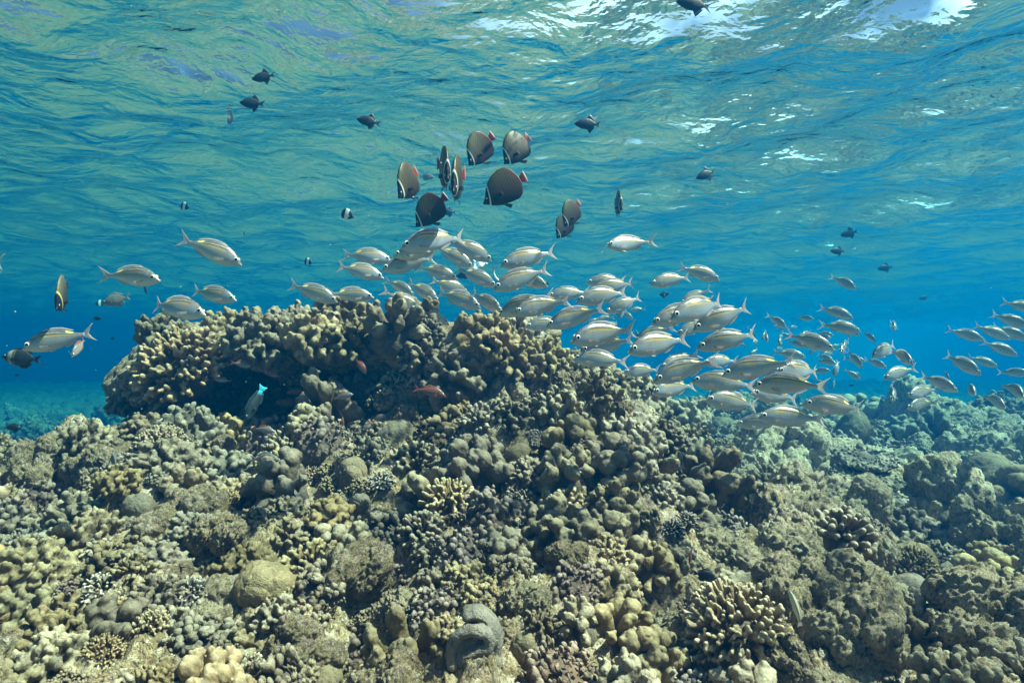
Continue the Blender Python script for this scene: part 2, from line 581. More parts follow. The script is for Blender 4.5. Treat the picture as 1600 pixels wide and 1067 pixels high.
def knobby(name, seed, rad, n, kr, flat, mat, voxel, lo=.55):
    """a dome crowded with round headed knobs, some of them double"""
    r = random.Random(seed)
    parts = [ball((0, 0, -.02), (rad * .78, rad * .78, rad * .78 * flat), sub=3)]
    off = Vector((r.random() * 9, r.random() * 9, r.random() * 9))
    for d in fib(n, .35, seed):
        # uneven outline: the dome swells and sinks
        sw = 1 + .22 * math.sin(d.x * 5 + off.x) * math.cos(d.y * 6 + off.y) + r.uniform(-.1, .1)
        k = kr * r.uniform(.68, 1.35)
        e = Vector((d.x * rad * sw, d.y * rad * sw, d.z * rad * flat * sw))
        b = e * lo
        e2 = e + Vector((r.uniform(-1, 1), r.uniform(-1, 1), r.uniform(-.4, 1))) * k * .55
        parts.append(knob(b, e2, k * .8, k))
        if r.random() < .55:
            for _ in range(r.randint(1, 3)):
                w = Vector((r.uniform(-1, 1), r.uniform(-1, 1), r.uniform(-.3, 1))).normalized()
                parts.append(ball(e2 + w * k * .85, float(k * r.uniform(.45, .75))))
    return remeshed(name, parts, voxel, mat, 2, [(22, .005, 2, 'n'), (55, .0028, 2, 'b')], radial_tip(rad * .7, rad * 1.15, flat))


def lobed(name, seed, rad, n, mat):
    """big soft lobes with flattened heads, like melted wax"""
    r = random.Random(seed)
    parts = [ball((0, 0, -.03), (rad * .7, rad * .7, rad * .5), sub=3)]
    for d in fib(n, .5, seed, -.1):
        k = rad * r.uniform(.16, .34)
        L = rad * r.uniform(.75, 1.1)
        e = Vector((d.x * L, d.y * L, d.z * L * .85 + .02))
        parts.append(knob(e * .4, e, k * .65, k * .85, 12, 5))
        q = Matrix.Rotation(r.uniform(0, 3.1), 4, 'Z')
        parts.append(ball(e * .97, (k * r.uniform(.9, 1.35), k * r.uniform(.75, 1.1), k * r.uniform(.6, .85)), q))
        for _ in range(r.randint(1, 4)):
            w = Vector((r.uniform(-1, 1), r.uniform(-1, 1), r.uniform(-.2, .9))).normalized()
            parts.append(ball(e + w * k * .8, float(k * r.uniform(.3, .55))))
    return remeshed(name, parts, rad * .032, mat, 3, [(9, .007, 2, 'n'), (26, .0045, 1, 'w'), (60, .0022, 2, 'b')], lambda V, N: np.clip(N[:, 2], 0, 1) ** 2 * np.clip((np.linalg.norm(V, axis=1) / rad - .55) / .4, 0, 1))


def fingers(name, seed, rad, n, kr, mat, voxel, flat=.8, fork=.5, lo=.5):
    """many stubby upright branches fanning out of one base"""
    r = random.Random(seed)
    parts = [ball((0, 0, -.01), (rad * .55, rad * .55, rad * .5 * flat), sub=3)]
    for d in fib(n, .3, seed, -.12):
        L = rad * r.uniform(.85, 1.12)
        k = kr * r.uniform(.8, 1.25)
        e = Vector((d.x * L, d.y * L, d.z * L * flat + .1 * rad * (1 - d.z)))
        parts.append(knob(e * lo, e, k * .7, k, 8, 3))
        if r.random() < fork:
            w = Vector((r.uniform(-1, 1), r.uniform(-1, 1), r.uniform(-.2, 1))).normalized()
            m = e * .8
            parts.append(knob(m, m + (d + w * .9).normalized() * rad * .24, k * .65, k * .85, 8, 3))
    return remeshed(name, parts, voxel, mat, 1, [(60, .0012, 2, 'n')], radial_tip(rad * .72, rad * 1.08, flat))


def table(name, seed, rad, n, mat):
    """a flat plate on a short stalk, its top studded with small upright branchlets"""
    r = random.Random(seed)
    parts = [knob((0, 0, -.1), (0, 0, 0), rad * .3, rad * .35)]
    parts.append(ball((0, 0, 0), (rad, rad * .92, rad * .13), sub=4))
    for i in range(n):
        q = math.sqrt((i + .5) / n) * rad * 1.02
        a = i * 2.399963 + r.uniform(-.2, .2)
        x, y = q * math.cos(a), q * math.sin(a) * .93
        up = Vector((x, y, rad * 1.1)).normalized()
        k = rad * r.uniform(.028, .045)
        b = Vector((x, y, rad * .03))
        parts.append(knob(b, b + up * rad * r.uniform(.09, .19), k * 1.1, k, 7, 2))
    return remeshed(name, parts, rad * .028, mat, 1, [(12, .006, 2, 'n')], lambda V, N: np.clip(V[:, 2] / (rad * .22), 0, 1) ** 2)


def boulder(name, seed, rad, mat, ridges=0.0):
    """a smooth massive head with low swellings or winding folds"""
    parts = [ball((0, 0, 0), (rad, rad * .92, rad * .8), sub=5)]
    noise = [(3.5 / rad * .16, rad * .2, 2, 'n'), (7 / rad * .16, rad * .13, 1, 'w'), (24 / rad * .16, rad * .035, 2, 'w'), (90, .0014, 2, 'n')]
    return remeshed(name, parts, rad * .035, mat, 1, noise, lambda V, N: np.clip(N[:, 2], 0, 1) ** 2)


def rubble(name, seed, rad, rough=1.0):
    """a craggy pitted lump of dead reef"""
    r = random.Random(seed)
    parts = []
    for _ in range(7):
        parts.append(ball((r.uniform(-.55, .55) * rad, r.uniform(-.55, .55) * rad, r.uniform(-.2, .35) * rad),
                          (rad * r.uniform(.4, .7), rad * r.uniform(.4, .7), rad * r.uniform(.3, .55)), Matrix.Rotation(r.uniform(0, 3), 4, 'Z'), 3))
    s = .16 / rad
    me = remeshed(name, parts, rad * .03, M_ROCK, 2, [(5 * s, rad * .22, 2, 'n'), (9 * s, rad * .26 * rough, 1, 'w'), (21 * s, rad * .14 * rough, 2, 'w'), (44 * s, rad * .06 * rough, 3, 'b')])
    return me


def crust(name, seed, rad, mat):
    """a low craggy lump overgrown with tiny knobs"""
    r = random.Random(seed)
    parts = [ball((0, 0, -.02), (rad * .85, rad * .8, rad * .55), sub=3)]
    for d in fib(190, .6, seed, -.05):
        sw = 1 + .3 * math.sin(d.x * 6 + seed) * math.cos(d.y * 5 + seed) + r.uniform(-.12, .1)
        e = Vector((d.x * rad * sw, d.y * rad * sw, d.z * rad * .65 * sw))
        parts.append(ball(e * .93, float(rad * r.uniform(.05, .1)), sub=1))
    return remeshed(name, parts, rad * .026, mat, 1, [(9, rad * .08, 2, 'n'), (38, rad * .035, 2, 'b')], radial_tip(rad * .7, rad * 1.1, .65))


PROTO = {
    'knob': [knobby('knobby_coral', 1, .17, 95, .019, .75, M_KNOB, .0058), knobby('knobby_coral', 2, .15, 60, .023, .7, M_KNOB, .006),
             knobby('knobby_coral', 3, .2, 120, .021, .6, M_KNOB, .0062), knobby('knobby_coral', 4, .13, 75, .015, .8, M_KNOB, .005)],
    'lobe': [lobed('lobed_coral', 5, .2, 17, M_LOBE), lobed('lobed_coral', 6, .17, 12, M_LOBE), lobed('lobed_coral', 8, .19, 24, M_LOBE)],
    'finger': [fingers('finger_coral', 7, .11, 105, .0075, M_FING, .0036), fingers('finger_coral', 9, .12, 80, .0095, M_FING, .004, .7, .7),
               fingers('finger_coral', 10, .1, 60, .0105, M_FING, .0038, .85, .4),
               fingers('finger_coral', 21, .2, 300, .0095, M_FING, .0046, .8, .25, .72)],
    'table': [table('table_coral', 11, .2, 330, M_TABLE), table('table_coral', 12, .16, 240, M_TABLE)],
    'boulder': [boulder('boulder_coral', 13, .13, M_BOULD), boulder('boulder_coral', 14, .1, M_BOULD)],
    'rock': [rubble('reef_rock', 15, .2), rubble('reef_rock', 16, .15, 1.3), rubble('reef_rock', 17, .18, .8)],
    'nub': [fingers('white_tipped_coral', 18, .09, 90, .006, M_NUB, .0034, .6, .2, .6)],
    'crust': [crust('crusty_coral', 19, .15, M_PINK), crust('crusty_coral', 20, .13, M_KNOB)],
}


PROTO['prock'] = []
for _m in PROTO['rock']:
    _c = _m.copy()
    _c.materials.clear()
    _c.materials.append(M_PALE)
    _c.name = 'pale_rock'
    PROTO['prock'].append(_c)


def twist_mesh():
    """one thick roll of coral lying in an S over a rounded base"""
    parts = [ball((0, -.008, -.01), (.082, .06, .085), sub=3)]
    path = [(-.062, -.03), (-.066, .02), (-.04, .062), (.005, .075), (.045, .055), (.042, .018), (.005, .012), (-.026, -.008), (-.014, -.04), (.03, -.05), (.07, -.03)]
    n = 90
    for k in range(n):
        t = k / (n - 1) * (len(path) - 1)
        i = min(int(t), len(path) - 2)
        f = t - i
        P = [Vector((*path[max(0, min(len(path) - 1, i + d))], 0)) for d in (-1, 0, 1, 2)]
        q = .5 * (2 * P[1] + (P[2] - P[0]) * f + (2 * P[0] - 5 * P[1] + 4 * P[2] - P[3]) * f * f + (-P[0] + 3 * P[1] - 3 * P[2] + P[3]) * f ** 3)
        parts.append(ball((q.x, -.047 - .014 * math.cos(q.x * 18), q.y), (.0185, .022, .0185)))
    for k in range(20):
        a = -.3 + k / 19 * 2.2
        parts.append(ball((.07 * math.cos(a), .0, .02 + .085 * math.sin(a)), (.02, .05, .02)))
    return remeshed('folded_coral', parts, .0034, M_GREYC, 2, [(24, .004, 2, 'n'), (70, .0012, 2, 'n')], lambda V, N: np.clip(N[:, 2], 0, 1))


# what the colonies stand on
_bm = bmesh.new()
_bm.from_mesh(seabed_me)
TREE_G = BVHTree.FromBMesh(_bm)
_bm.free()
_bm = bmesh.new()
_bm.from_mesh(cap_me)
TREE_C = BVHTree.FromBMesh(_bm)
_bm.free()


def hit(px, py):
    d = ray(px, py)
    dn = d.normalized()
    best = None
    for t in (TREE_G, TREE_C):
        h = t.ray_cast(Vector((0, 0, 0)), dn)
        if h[0] is not None and (best is None or h[3] < best[2]):
            n = h[1] if h[1].dot(dn) < 0 else -h[1]
            best = (h[0], n, h[3])
    return best


def stand(px, py, size, up=.55, sink=.25, rz=0.0, seed=0):
    """rotation, place and scale for a colony of a given radius seen at a pixel"""
    p, n, dist = hit(px, py)
    ax = (n * (1 - up) + Vector((0, 0, 1)) * up).normalized()
    q = ax.to_track_quat('Z', 'Y') @ Euler((0, 0, rz)).to_quaternion()
    return p - ax * size * sink, q


BASE_R = {}
for _k, _l in PROTO.items():
    for _m in _l:
        _v = verts(_m)
        BASE_R[_m.name] = float(np.percentile(np.hypot(_v[:, 0], _v[:, 1]), 97))
NAMES = {'knob': 'knobby_coral', 'lobe': 'lobed_coral', 'finger': 'finger_coral', 'table': 'table_coral', 'boulder': 'boulder_coral',
         'rock': 'reef_rock', 'prock': 'reef_rock', 'nub': 'white_tipped_coral', 'crust': 'crusty_coral'}
placed = []


def colony(kind, var, px, py, rpx, label, up=.55, sink=None, squash=None, free=None):
    """one named colony: its mark in the photograph gives where on the reef it stands, its size in pixels its real size there"""
    sink = sink if sink is not None else (.05 if kind in ('rock', 'prock') else .12)
    squash = squash or (1.4 if kind in ('rock', 'prock') else 1.25 if kind != 'table' else 1.0)
    h = hit(px, py)
    while h is None:                       # a colony that breaks the skyline stands on the crest just below
        py += 4
        h = hit(px, py)
    me = PROTO[kind][var % len(PROTO[kind])]
    size = rpx / F * h[0].y
    p, q = stand(px, py, size, up, sink, random.uniform(0, 6.28))
    if free:                               # clinging to the side of the ledge: its own distance and direction
        ax = Vector(free[1:]).normalized()
        Yf = min(free[0], h[0].y - .3 * rpx / F * free[0])
        size = rpx / F * Yf
        q = ax.to_track_quat('Z', 'Y')
        p = at(px, py, Yf) - ax * size * (.15 if kind == 'table' else .45)
    o = bpy.data.objects.new(NAMES[kind], me)
    o.rotation_mode = 'QUATERNION'
    o.rotation_quaternion = q
    o.location = p
    s = size / BASE_R[me.name]
    o.scale = (s, s, s * squash)
    link(o)
    cats = {'rock': 'reef rock', 'prock': 'reef rock'}
    tag(o, label, cats.get(kind, 'coral'), 'rocks of the reef' if kind in ('rock', 'prock') else NAMES[kind].replace('_', ' ') + ' colonies')
    placed.append((p.x, p.y, p.z, size))
    return o

# marks: kind, variant, pixel, radius in pixels, label
COLONIES = [
 ('knob',1,352,510,34,'lone knobby turret standing up from the left end of the ledge top'),
 ('knob',2,415,530,62,'long knobby coral along the ledge top, left of the highest clump'),
 ('knob',1,490,532,52,'tan knobby coral on the ledge rim above the red fish'),
 ('knob',3,545,535,45,'pale small-knobbed coral on the ledge rim above the finger coral'),
 ('lobe',1,615,520,52,'tall lumpy clump making the highest point of the ledge'),
 ('knob',1,655,560,40,'heavy knobbed coral below the ledge summit'),
 ('knob',0,705,585,62,'big pale cluster of round knobs on the bulging front of the ledge'),
 ('knob',2,760,530,60,'pale knobby coral on the ledge top behind the big round cluster'),
 ('knob',3,800,560,48,'grey knobby coral where the ledge starts to slope down to the right'),
 ('knob',1,725,645,22,'short coral peg hanging down from the ledge front'),
 ('knob',0,850,560,44,'grey knobby coral on the right shoulder of the ledge under the fish'),
 ('knob',2,885,590,52,'knobby coral carpet halfway down the right slope of the ledge'),
 ('knob',3,930,615,42,'greenish knobby coral low on the right slope below the fish school'),
 ('knob',0,800,655,36,'row of round knobs at the mouth of the dark hollow'),
 ('knob',1,845,630,45,'pale brown knobs above the smooth lobed corals'),
 ('crust',1,650,600,30,'knotty crust on the rock wall right of the shaded finger coral, under the summit'),
 ('rock',1,640,650,34,'pinkish pitted rock at the foot of the wall under the summit'),
 ('finger',1,533,592,34,'small yellow-brown finger coral deep in the shade under the ledge'),
 ('table',0,995,640,36,'pale spiky finger plate on the right slope with the yellow-tailed fish',(2.72, 0.2, -0.4, 0.9)),
 ('lobe',0,890,690,58,'tall cream lobed coral at the crest right of the dark hollow',(2.08, 0, -0.4, 0.9)),
 ('lobe',2,965,720,62,'massive cream lobed coral on the crest, biggest of the bright lobes',(2.0, 0.1, -0.4, 0.9)),
 ('lobe',1,1025,765,50,'golden lobed coral below the crest, beside the brown waxy one'),
 ('lobe',1,1120,748,60,'smooth brown waxy coral standing alone on the right of the crest',(2.12, 0.2, -0.45, 0.85)),
 ('lobe',0,1065,790,58,'broad lobed coral with pale rim above the small white-spotted one',(1.95, 0.2, -0.4, 0.9)),
 ('lobe',1,960,790,40,'pair of golden knuckles beside the fan of fingers'),
 ('lobe',2,965,845,66,'arched golden lobed coral roofing the pink crevice',(1.68, 0, -0.5, 0.85)),
 ('lobe',1,1020,895,42,'drooping golden lobes at the right end of the pink crevice'),
 ('finger',2,885,795,46,'fan of flattened brown fingers left of the golden knuckles',(1.83, 0, -0.6, 0.8)),
 ('nub',0,1050,828,20,'small dark coral spotted white, in the nook of the golden lobes'),
 ('nub',0,915,812,17,'tiny bluish white nubbled coral beside the fan of fingers'),
 ('finger',0,702,778,44,'stout upright finger coral in the middle of the slope',(1.8, 0.1, -0.4, 0.9)),
 ('finger',2,655,825,38,'club-fingered brown coral below the stout finger coral',(1.68, -0.2, -0.5, 0.8)),
 ('boulder',0,810,712,22,'smooth grey round head at the right end of the dark hollow'),
 ('finger',3,1150,985,78,'large golden maze of flat fingers near the bottom right'),
 ('lobe',0,960,1000,62,'pillowy golden lobes at the bottom centre'),
 ('lobe',2,1010,1040,70,'cream pillow coral at the bottom edge, left of the finger maze'),
 ('lobe',1,985,945,36,'single leaning tongue of lobed coral below the grey fish'),
 ('lobe',1,905,980,40,'cluster of cream knuckles at the bottom, left of the pillows'),
 ('boulder',1,825,1015,36,'round brown head beside the folded coral'),
 ('crust',0,570,1020,62,'pale pink knobby crust at the bottom, left of the folded coral'),
 ('crust',0,690,955,50,'lilac knobby crust above the folded coral'),
 ('crust',0,720,870,52,'dull mauve crust under the stout finger coral'),
 ('crust',1,490,930,58,'low speckled coral crust at lower centre left'),
 ('boulder',0,500,1062,40,'orange-tinged smooth dome cut by the bottom edge'),
 ('rock',0,1245,855,86,'pitted rose-tinged rock block at lower right, topped by brown fingers'),
 ('rock',1,1370,870,40,'rough rock shoulder right of the brown club fingers'),
 ('prock',2,1325,985,86,'pale pitted boulder at the bottom right beside the slender fish'),
 ('rock',1,1225,1040,50,'broken rock at the bottom under the slender fish'),
 ('prock',0,1215,740,84,'large pale cracked rock behind, left of the table corals'),
 ('prock',2,1190,790,50,'low grey rock at the foot of the brown waxy coral'),
 ('table',1,1350,712,46,'dark brown table coral, highest of the three stacked plates',(2.95, 0, -0.28, 1)),
 ('table',0,1358,742,48,'tan table coral, middle of the three stacked plates',(2.85, 0, -0.3, 1)),
 ('table',0,1360,765,50,'grey-white table coral, lowest of the three stacked plates',(2.75, 0.05, -0.33, 1)),
 ('nub',0,1305,740,20,'small yellow-green bristly coral left of the stacked plates'),
 ('prock',0,1440,672,72,'bright rubbly rock mound on the right behind the stacked plates'),
 ('finger',1,1512,682,28,'brown bristly dome on the far right behind the bright rubble mound'),
 ('rock',1,1578,690,36,'dark-sided rock pillar at the right edge'),
 ('boulder',0,1545,755,48,'wide pale green rounded coral near the right edge with the dark fish'),
 ('prock',2,1445,810,105,'big sloping yellowish rock face at right, under the stacked plates'),
 ('knob',0,1480,740,36,'brownish knobby coral right of the stacked plates'),
 ('prock',1,1540,840,60,'greenish rubble rock at the right edge'),
 ('knob',1,1545,870,34,'olive knobby coral at the right edge'),
 ('prock',0,1535,985,92,'large pale rock near the bottom right corner with a hollow in it'),
 ('boulder',1,1425,880,36,'blue-green rounded coral between the rose rock and the right edge'),
 ('knob',0,300,680,56,'bright bumpy coral below the left hollow, left of the blue tail'),
 ('lobe',2,345,690,46,'heavy pale lobes right beside the blue-tailed fish'),
 ('knob',2,260,730,60,'knobby coral mass on the left of the slope'),
 ('lobe',1,290,780,48,'shaded coral lumps at the middle left'),
 ('knob',3,205,660,40,'low knobby coral just under the left tip of the ledge'),
 ('lobe',2,480,665,36,'ring shaped lobed coral at the lip of the hollow under the red fish'),
 ('crust',0,505,690,52,'pale lavender crust at the lip of the hollow, centre'),
 ('knob',1,440,665,34,'little tan knobs at the lip of the hollow next to the blue tail'),
 ('boulder',0,620,690,36,'olive smooth humps at the lip of the hollow'),
 ('nub',0,725,695,28,'white nubbly coral at the lip of the hollow, right side'),
 ('crust',1,600,615,32,'speckled crust wall beside the shaded finger coral'),
 ('boulder',1,550,742,30,'olive humped coral with a pale top in mid slope'),
 ('boulder',1,562,785,18,'small grey-brown ball in mid slope'),
 ('knob',2,60,890,64,'tan knobby coral cluster at the left edge'),
 ('knob',0,150,850,62,'knobby coral ridge in the lower left'),
 ('nub',0,165,925,34,'patch of tiny bead-like buds among the lower left knobs'),
 ('knob',1,45,960,56,'dark shaded knobs at the lower left edge'),
 ('lobe',2,190,990,60,'curled lobed coral at the lower left'),
 ('knob',2,90,1035,64,'knobby coral in the bottom left corner'),
 ('knob',3,245,930,40,'small yellowish knobs beside the bead-like buds'),
 ('knob',0,385,780,46,'finger-knobbed coral left of the black damselfish'),
 ('rock',1,345,835,46,'brown encrusted boulder at centre left'),
 ('knob',3,440,840,38,'curled knob cluster in the middle of the lower slope'),
 ('knob',1,430,960,36,'upright tan knobs in the lower middle left'),
 ('prock',2,350,960,62,'whitish rubble rock at the lower left of centre'),
 ('rock',0,560,900,58,'grey green encrusted rock in the lower middle'),
 ('prock',1,620,950,38,'tilted pale grey slab in the lower middle'),
 ('rock',0,60,735,50,'rough grey rubble on the ridge at the left edge'),
 ('rock',2,150,740,46,'rough dark rubble left of the knobby mass'),
 ('crust',1,800,895,42,'white-dotted crust in the lower centre'),
 ('prock',1,820,940,42,'pale encrusted rock left of the pink crevice'),
 ('rock',2,880,870,36,'dark pink crusted rock inside the crevice'),
 ('table',1,30,650,26,'hazy round coral head at the far left edge'),
 ('table',0,82,655,34,'hazy broad coral head in the far left distance'),
 ('knob',0,1100,650,36,'dim blue-green coral head behind the fish at the foot of the slope'),
 ('boulder',0,1130,672,24,'hazy ribbed dome under the fish school'),
]
for c in COLONIES:
    colony(*c[:6], free=c[6] if len(c) > 6 else None)
colony('finger', 3, 276, 562, 76, 'wide dome of short brown fingers at the left end of the overhanging ledge', free=(2.74, -.3, -.55, .8))
colony('finger', 2, 1326, 826, 48, 'brown club-fingered coral on the right end of the pitted rose rock', free=(1.62, .3, -.35, .8))
colony('knob', 0, 212, 600, 34, 'dark knobby coral hanging off the far left tip of the ledge', free=(2.85, -.6, -.4, .35))
tw = link(bpy.data.objects.new('folded_coral', twist_mesh()))
_p, _q = stand(740, 1030, .05, .9, .3)
tw.location = at(742, 1008, 1.16)
tw.scale = (.6,) * 3
tag(tw, 'smooth grey coral folded like an S at the bottom centre', 'coral')
placed.append((tw.location.x, tw.location.y, tw.location.z, .13))
placed.append((_p.x, _p.y, _p.z, .12))

# ------------------------------------------------------------------ the uncounted growth between the named colonies
frng = np.random.default_rng(23)
weights = [('knob', .36), ('lobe', .13), ('finger', .03), ('boulder', .01), ('rock', .27), ('nub', .015), ('crust', .185)]
weights.append(('prock', 0.0))
kinds = [k for k, _ in weights]
probs = np.array([w for _, w in weights])
probs /= probs.sum()
pool = [(k, m) for k in kinds for m in PROTO[k]]
pool_i = {(k, i): [n for n, (kk, m) in enumerate(pool) if m is PROTO[k][i]][0] for k in kinds for i in range(len(PROTO[k]))}
hidden = bpy.data.collections.new('growth_kinds')          # never linked: only the source of the growth below
for n, (k, m) in enumerate(pool):
    o = bpy.data.objects.new('%03d_%s' % (n, k), m)
    hidden.objects.link(o)
pts, idx, rot, scl = [], [], [], []
spots = []
for _ in range(5200):
    spots.append((frng.uniform(-60, 1660), 590 + 500 * frng.random() ** 1.25))
for _ in range(1400):
    left = frng.random() < .5
    spots.append((frng.uniform(-80, 190) if left else frng.uniform(960, 1680), 590 + 110 * frng.random() ** 1.5))
for _ in range(700):
    spots.append((frng.uniform(170, 1000), frng.uniform(490, 660)))
first = len(spots)
for _ in range(4200):
    spots.append((frng.uniform(-60, 1660), 600 + 490 * frng.random() ** 1.2))
acc = [(x, y, z, r * .8) for x, y, z, r in placed]
A = np.array(acc)
for ns, (px, py) in enumerate(spots):
    h = hit(px, py)
    if h is None: continue
    p, n, dist = h
    if dist > (17 if px < 250 else 13) or (px < 200 and py < 690 and dist < 4): continue
    onc = p.z > -.16 and 2.3 < p.y < 4.2 and px < 1000
    k = frng.choice(kinds, p=probs)
    if px < 1050 and k == 'rock' and frng.random() < .68: k = ('knob', 'lobe', 'crust', 'knob')[int(frng.integers(4))]
    if onc and n.z < -.15: k = 'rock' if frng.random() < .5 else 'crust'
    elif onc and (px < 330 or k in ('rock', 'boulder', 'crust')): k = 'knob'
    if k == 'rock' and (px > 1050 or frng.random() < .12): k = 'prock'
    if px > 1100 and k == 'knob' and frng.random() < .35: k = 'prock'
    i = int(frng.integers(len(PROTO[k])))
    me = PROTO[k][i]
    size = frng.uniform(.07, .17) * (1 + .12 * min(dist, 9)) * .8
    if onc and px < 245: continue
    if dist > 4: size *= frng.uniform(.9, 2.0)
    if k in ('rock', 'prock'): size *= 1.25
    if k == 'boulder': size *= .6
    if k in ('nub', 'finger'): size = min(size, .05 if k == 'nub' else .09)
    size = min(size, 68 / F * p.y)
    if 660 < px < 830 and py > 990: continue
    if px < 250 and dist > 5: size = frng.uniform(.16, .38)
    if ns >= first and dist < 5:
        size = frng.uniform(.028, .06) * (1 + .12 * min(dist, 9))
        if k in ('lobe', 'boulder'): continue
    d = np.sqrt(((A[:, :3] - (p.x, p.y, p.z)) ** 2).sum(1))
    if (d < (A[:, 3] * .8 + size * .62)).any(): continue
    A = np.vstack([A, (p.x, p.y, p.z, size)])
    up = .35 if onc else .6
    p2, q = stand(px, py, size, up, .15, frng.uniform(0, 6.28))
    e = q.to_euler()
    pts.append(tuple(p2))
    idx.append(pool_i[(k, i)])
    rot.append(tuple(e))
    s = size / BASE_R[me.name]
    scl.append((s, s, s * frng.uniform(.95, 1.45)))
print('growth', len(pts))
gme = bpy.data.meshes.new('coral_growth')
gme.from_pydata(pts, [], [])
for nm, ty, dat in (('pick', 'INT', idx), ('rot', 'FLOAT_VECTOR', rot), ('scl', 'FLOAT_VECTOR', scl)):
    a = gme.attributes.new(nm, ty, 'POINT')
    a.data.foreach_set('value' if ty == 'INT' else 'vector', np.array(dat, dtype=np.int32 if ty == 'INT' else np.float32).ravel())
growth = link(bpy.data.objects.new('coral_growth', gme))
tag(growth, kind='stuff')
gt = bpy.data.node_groups.new('growth', 'GeometryNodeTree')
gt.interface.new_socket('Geometry', in_out='INPUT', socket_type='NodeSocketGeometry')
gt.interface.new_socket('Geometry', in_out='OUTPUT', socket_type='NodeSocketGeometry')
gi, go = gt.nodes.new('NodeGroupInput'), gt.nodes.new('NodeGroupOutput')
ip = gt.nodes.new('GeometryNodeInstanceOnPoints')
ci = gt.nodes.new('GeometryNodeCollectionInfo')
ci.inputs['Collection'].default_value = hidden
ci.inputs['Separate Children'].default_value = True
ci.inputs['Reset Children'].default_value = True
def named(nm, ty):
    a = gt.nodes.new('GeometryNodeInputNamedAttribute')
    a.data_type = ty
    a.inputs['Name'].default_value = nm
    return a.outputs[0]
gt.links.new(gi.outputs[0], ip.inputs['Points'])
gt.links.new(ci.outputs[0], ip.inputs['Instance'])
ip.inputs['Pick Instance'].default_value = True
gt.links.new(named('pick', 'INT'), ip.inputs['Instance Index'])
er = gt.nodes.new('FunctionNodeEulerToRotation')
gt.links.new(named('rot', 'FLOAT_VECTOR'), er.inputs[0])
gt.links.new(er.outputs[0], ip.inputs['Rotation'])
gt.links.new(named('scl', 'FLOAT_VECTOR'), ip.inputs['Scale'])
gt.links.new(ip.outputs[0], go.inputs[0])
md = growth.modifiers.new('growth', 'NODES')
md.node_group = gt
# ------------------------------------------------------------------ fish
def fish_shader(name, colour, rough=.35, spec=.5, alpha=1.0, trans=0.0, metal=0.0, bump=None):
    """colour(t, u, v): a colour socket from the place along the fish (0 snout, 1 tail) and up its flank (-1 belly, 1 back)"""
    t = NT(name)
    u = t.n('ShaderNodeAttribute', attribute_name='fu').outputs['Fac']
    v = t.n('ShaderNodeAttribute', attribute_name='fv').outputs['Fac']
    c = colour(t, u, v)
    p = t.n('ShaderNodeBsdfPrincipled', Roughness=rough)
    p.inputs['Specular IOR Level'].default_value = spec
    p.inputs['Metallic'].default_value = metal
    t.put(p.inputs['Base Color'], c if not isinstance(c, tuple) else (*c, 1))
    if bump: t.put(p.inputs['Normal'], t.n('ShaderNodeBump', Strength=bump, Distance=.01, Height=t.n('ShaderNodeTexVoronoi', Scale=55).outputs[0]).outputs[0])
    s = p.outputs[0]
    if trans or alpha < 1:
        tl = t.n('ShaderNodeBsdfTranslucent')
        t.put(tl.inputs['Color'], c if not isinstance(c, tuple) else (*c, 1))
        m = t.n('ShaderNodeMixShader')
        m.inputs[0].default_value = trans
        t.put(m.inputs[1], s)
        t.put(m.inputs[2], tl.outputs[0])
        tp = t.n('ShaderNodeBsdfTransparent')
        m2 = t.n('ShaderNodeMixShader')
        m2.inputs[0].default_value = 1 - alpha
        t.put(m2.inputs[1], m.outputs[0])
        t.put(m2.inputs[2], tp.outputs[0])
        s = m2.outputs[0]
    t.put(t.out.inputs['Surface'], s)
    return t.m


def band(t, x, lo, hi, soft):
    """1 between lo and hi, with soft ends"""
    a = t.math('MULTIPLY', t.math('SUBTRACT', x, lo), 1.0 / soft)
    b = t.math('MULTIPLY', t.math('SUBTRACT', hi, x), 1.0 / soft)
    return t.math('MINIMUM', t.math('MULTIPLY', a, 1.0, True), t.math('MULTIPLY', b, 1.0, True))


def ell(t, u, v, cu, cv, ru, rv):
    a = t.math('MULTIPLY', t.math('SUBTRACT', u, cu), 1 / ru)
    b = t.math('MULTIPLY', t.math('SUBTRACT', v, cv), 1 / rv)
    d = t.math('ADD', t.math('MULTIPLY', a, a), t.math('MULTIPLY', b, b))
    return t.math('MULTIPLY', t.math('SUBTRACT', 1.0, d), 2.2, True)


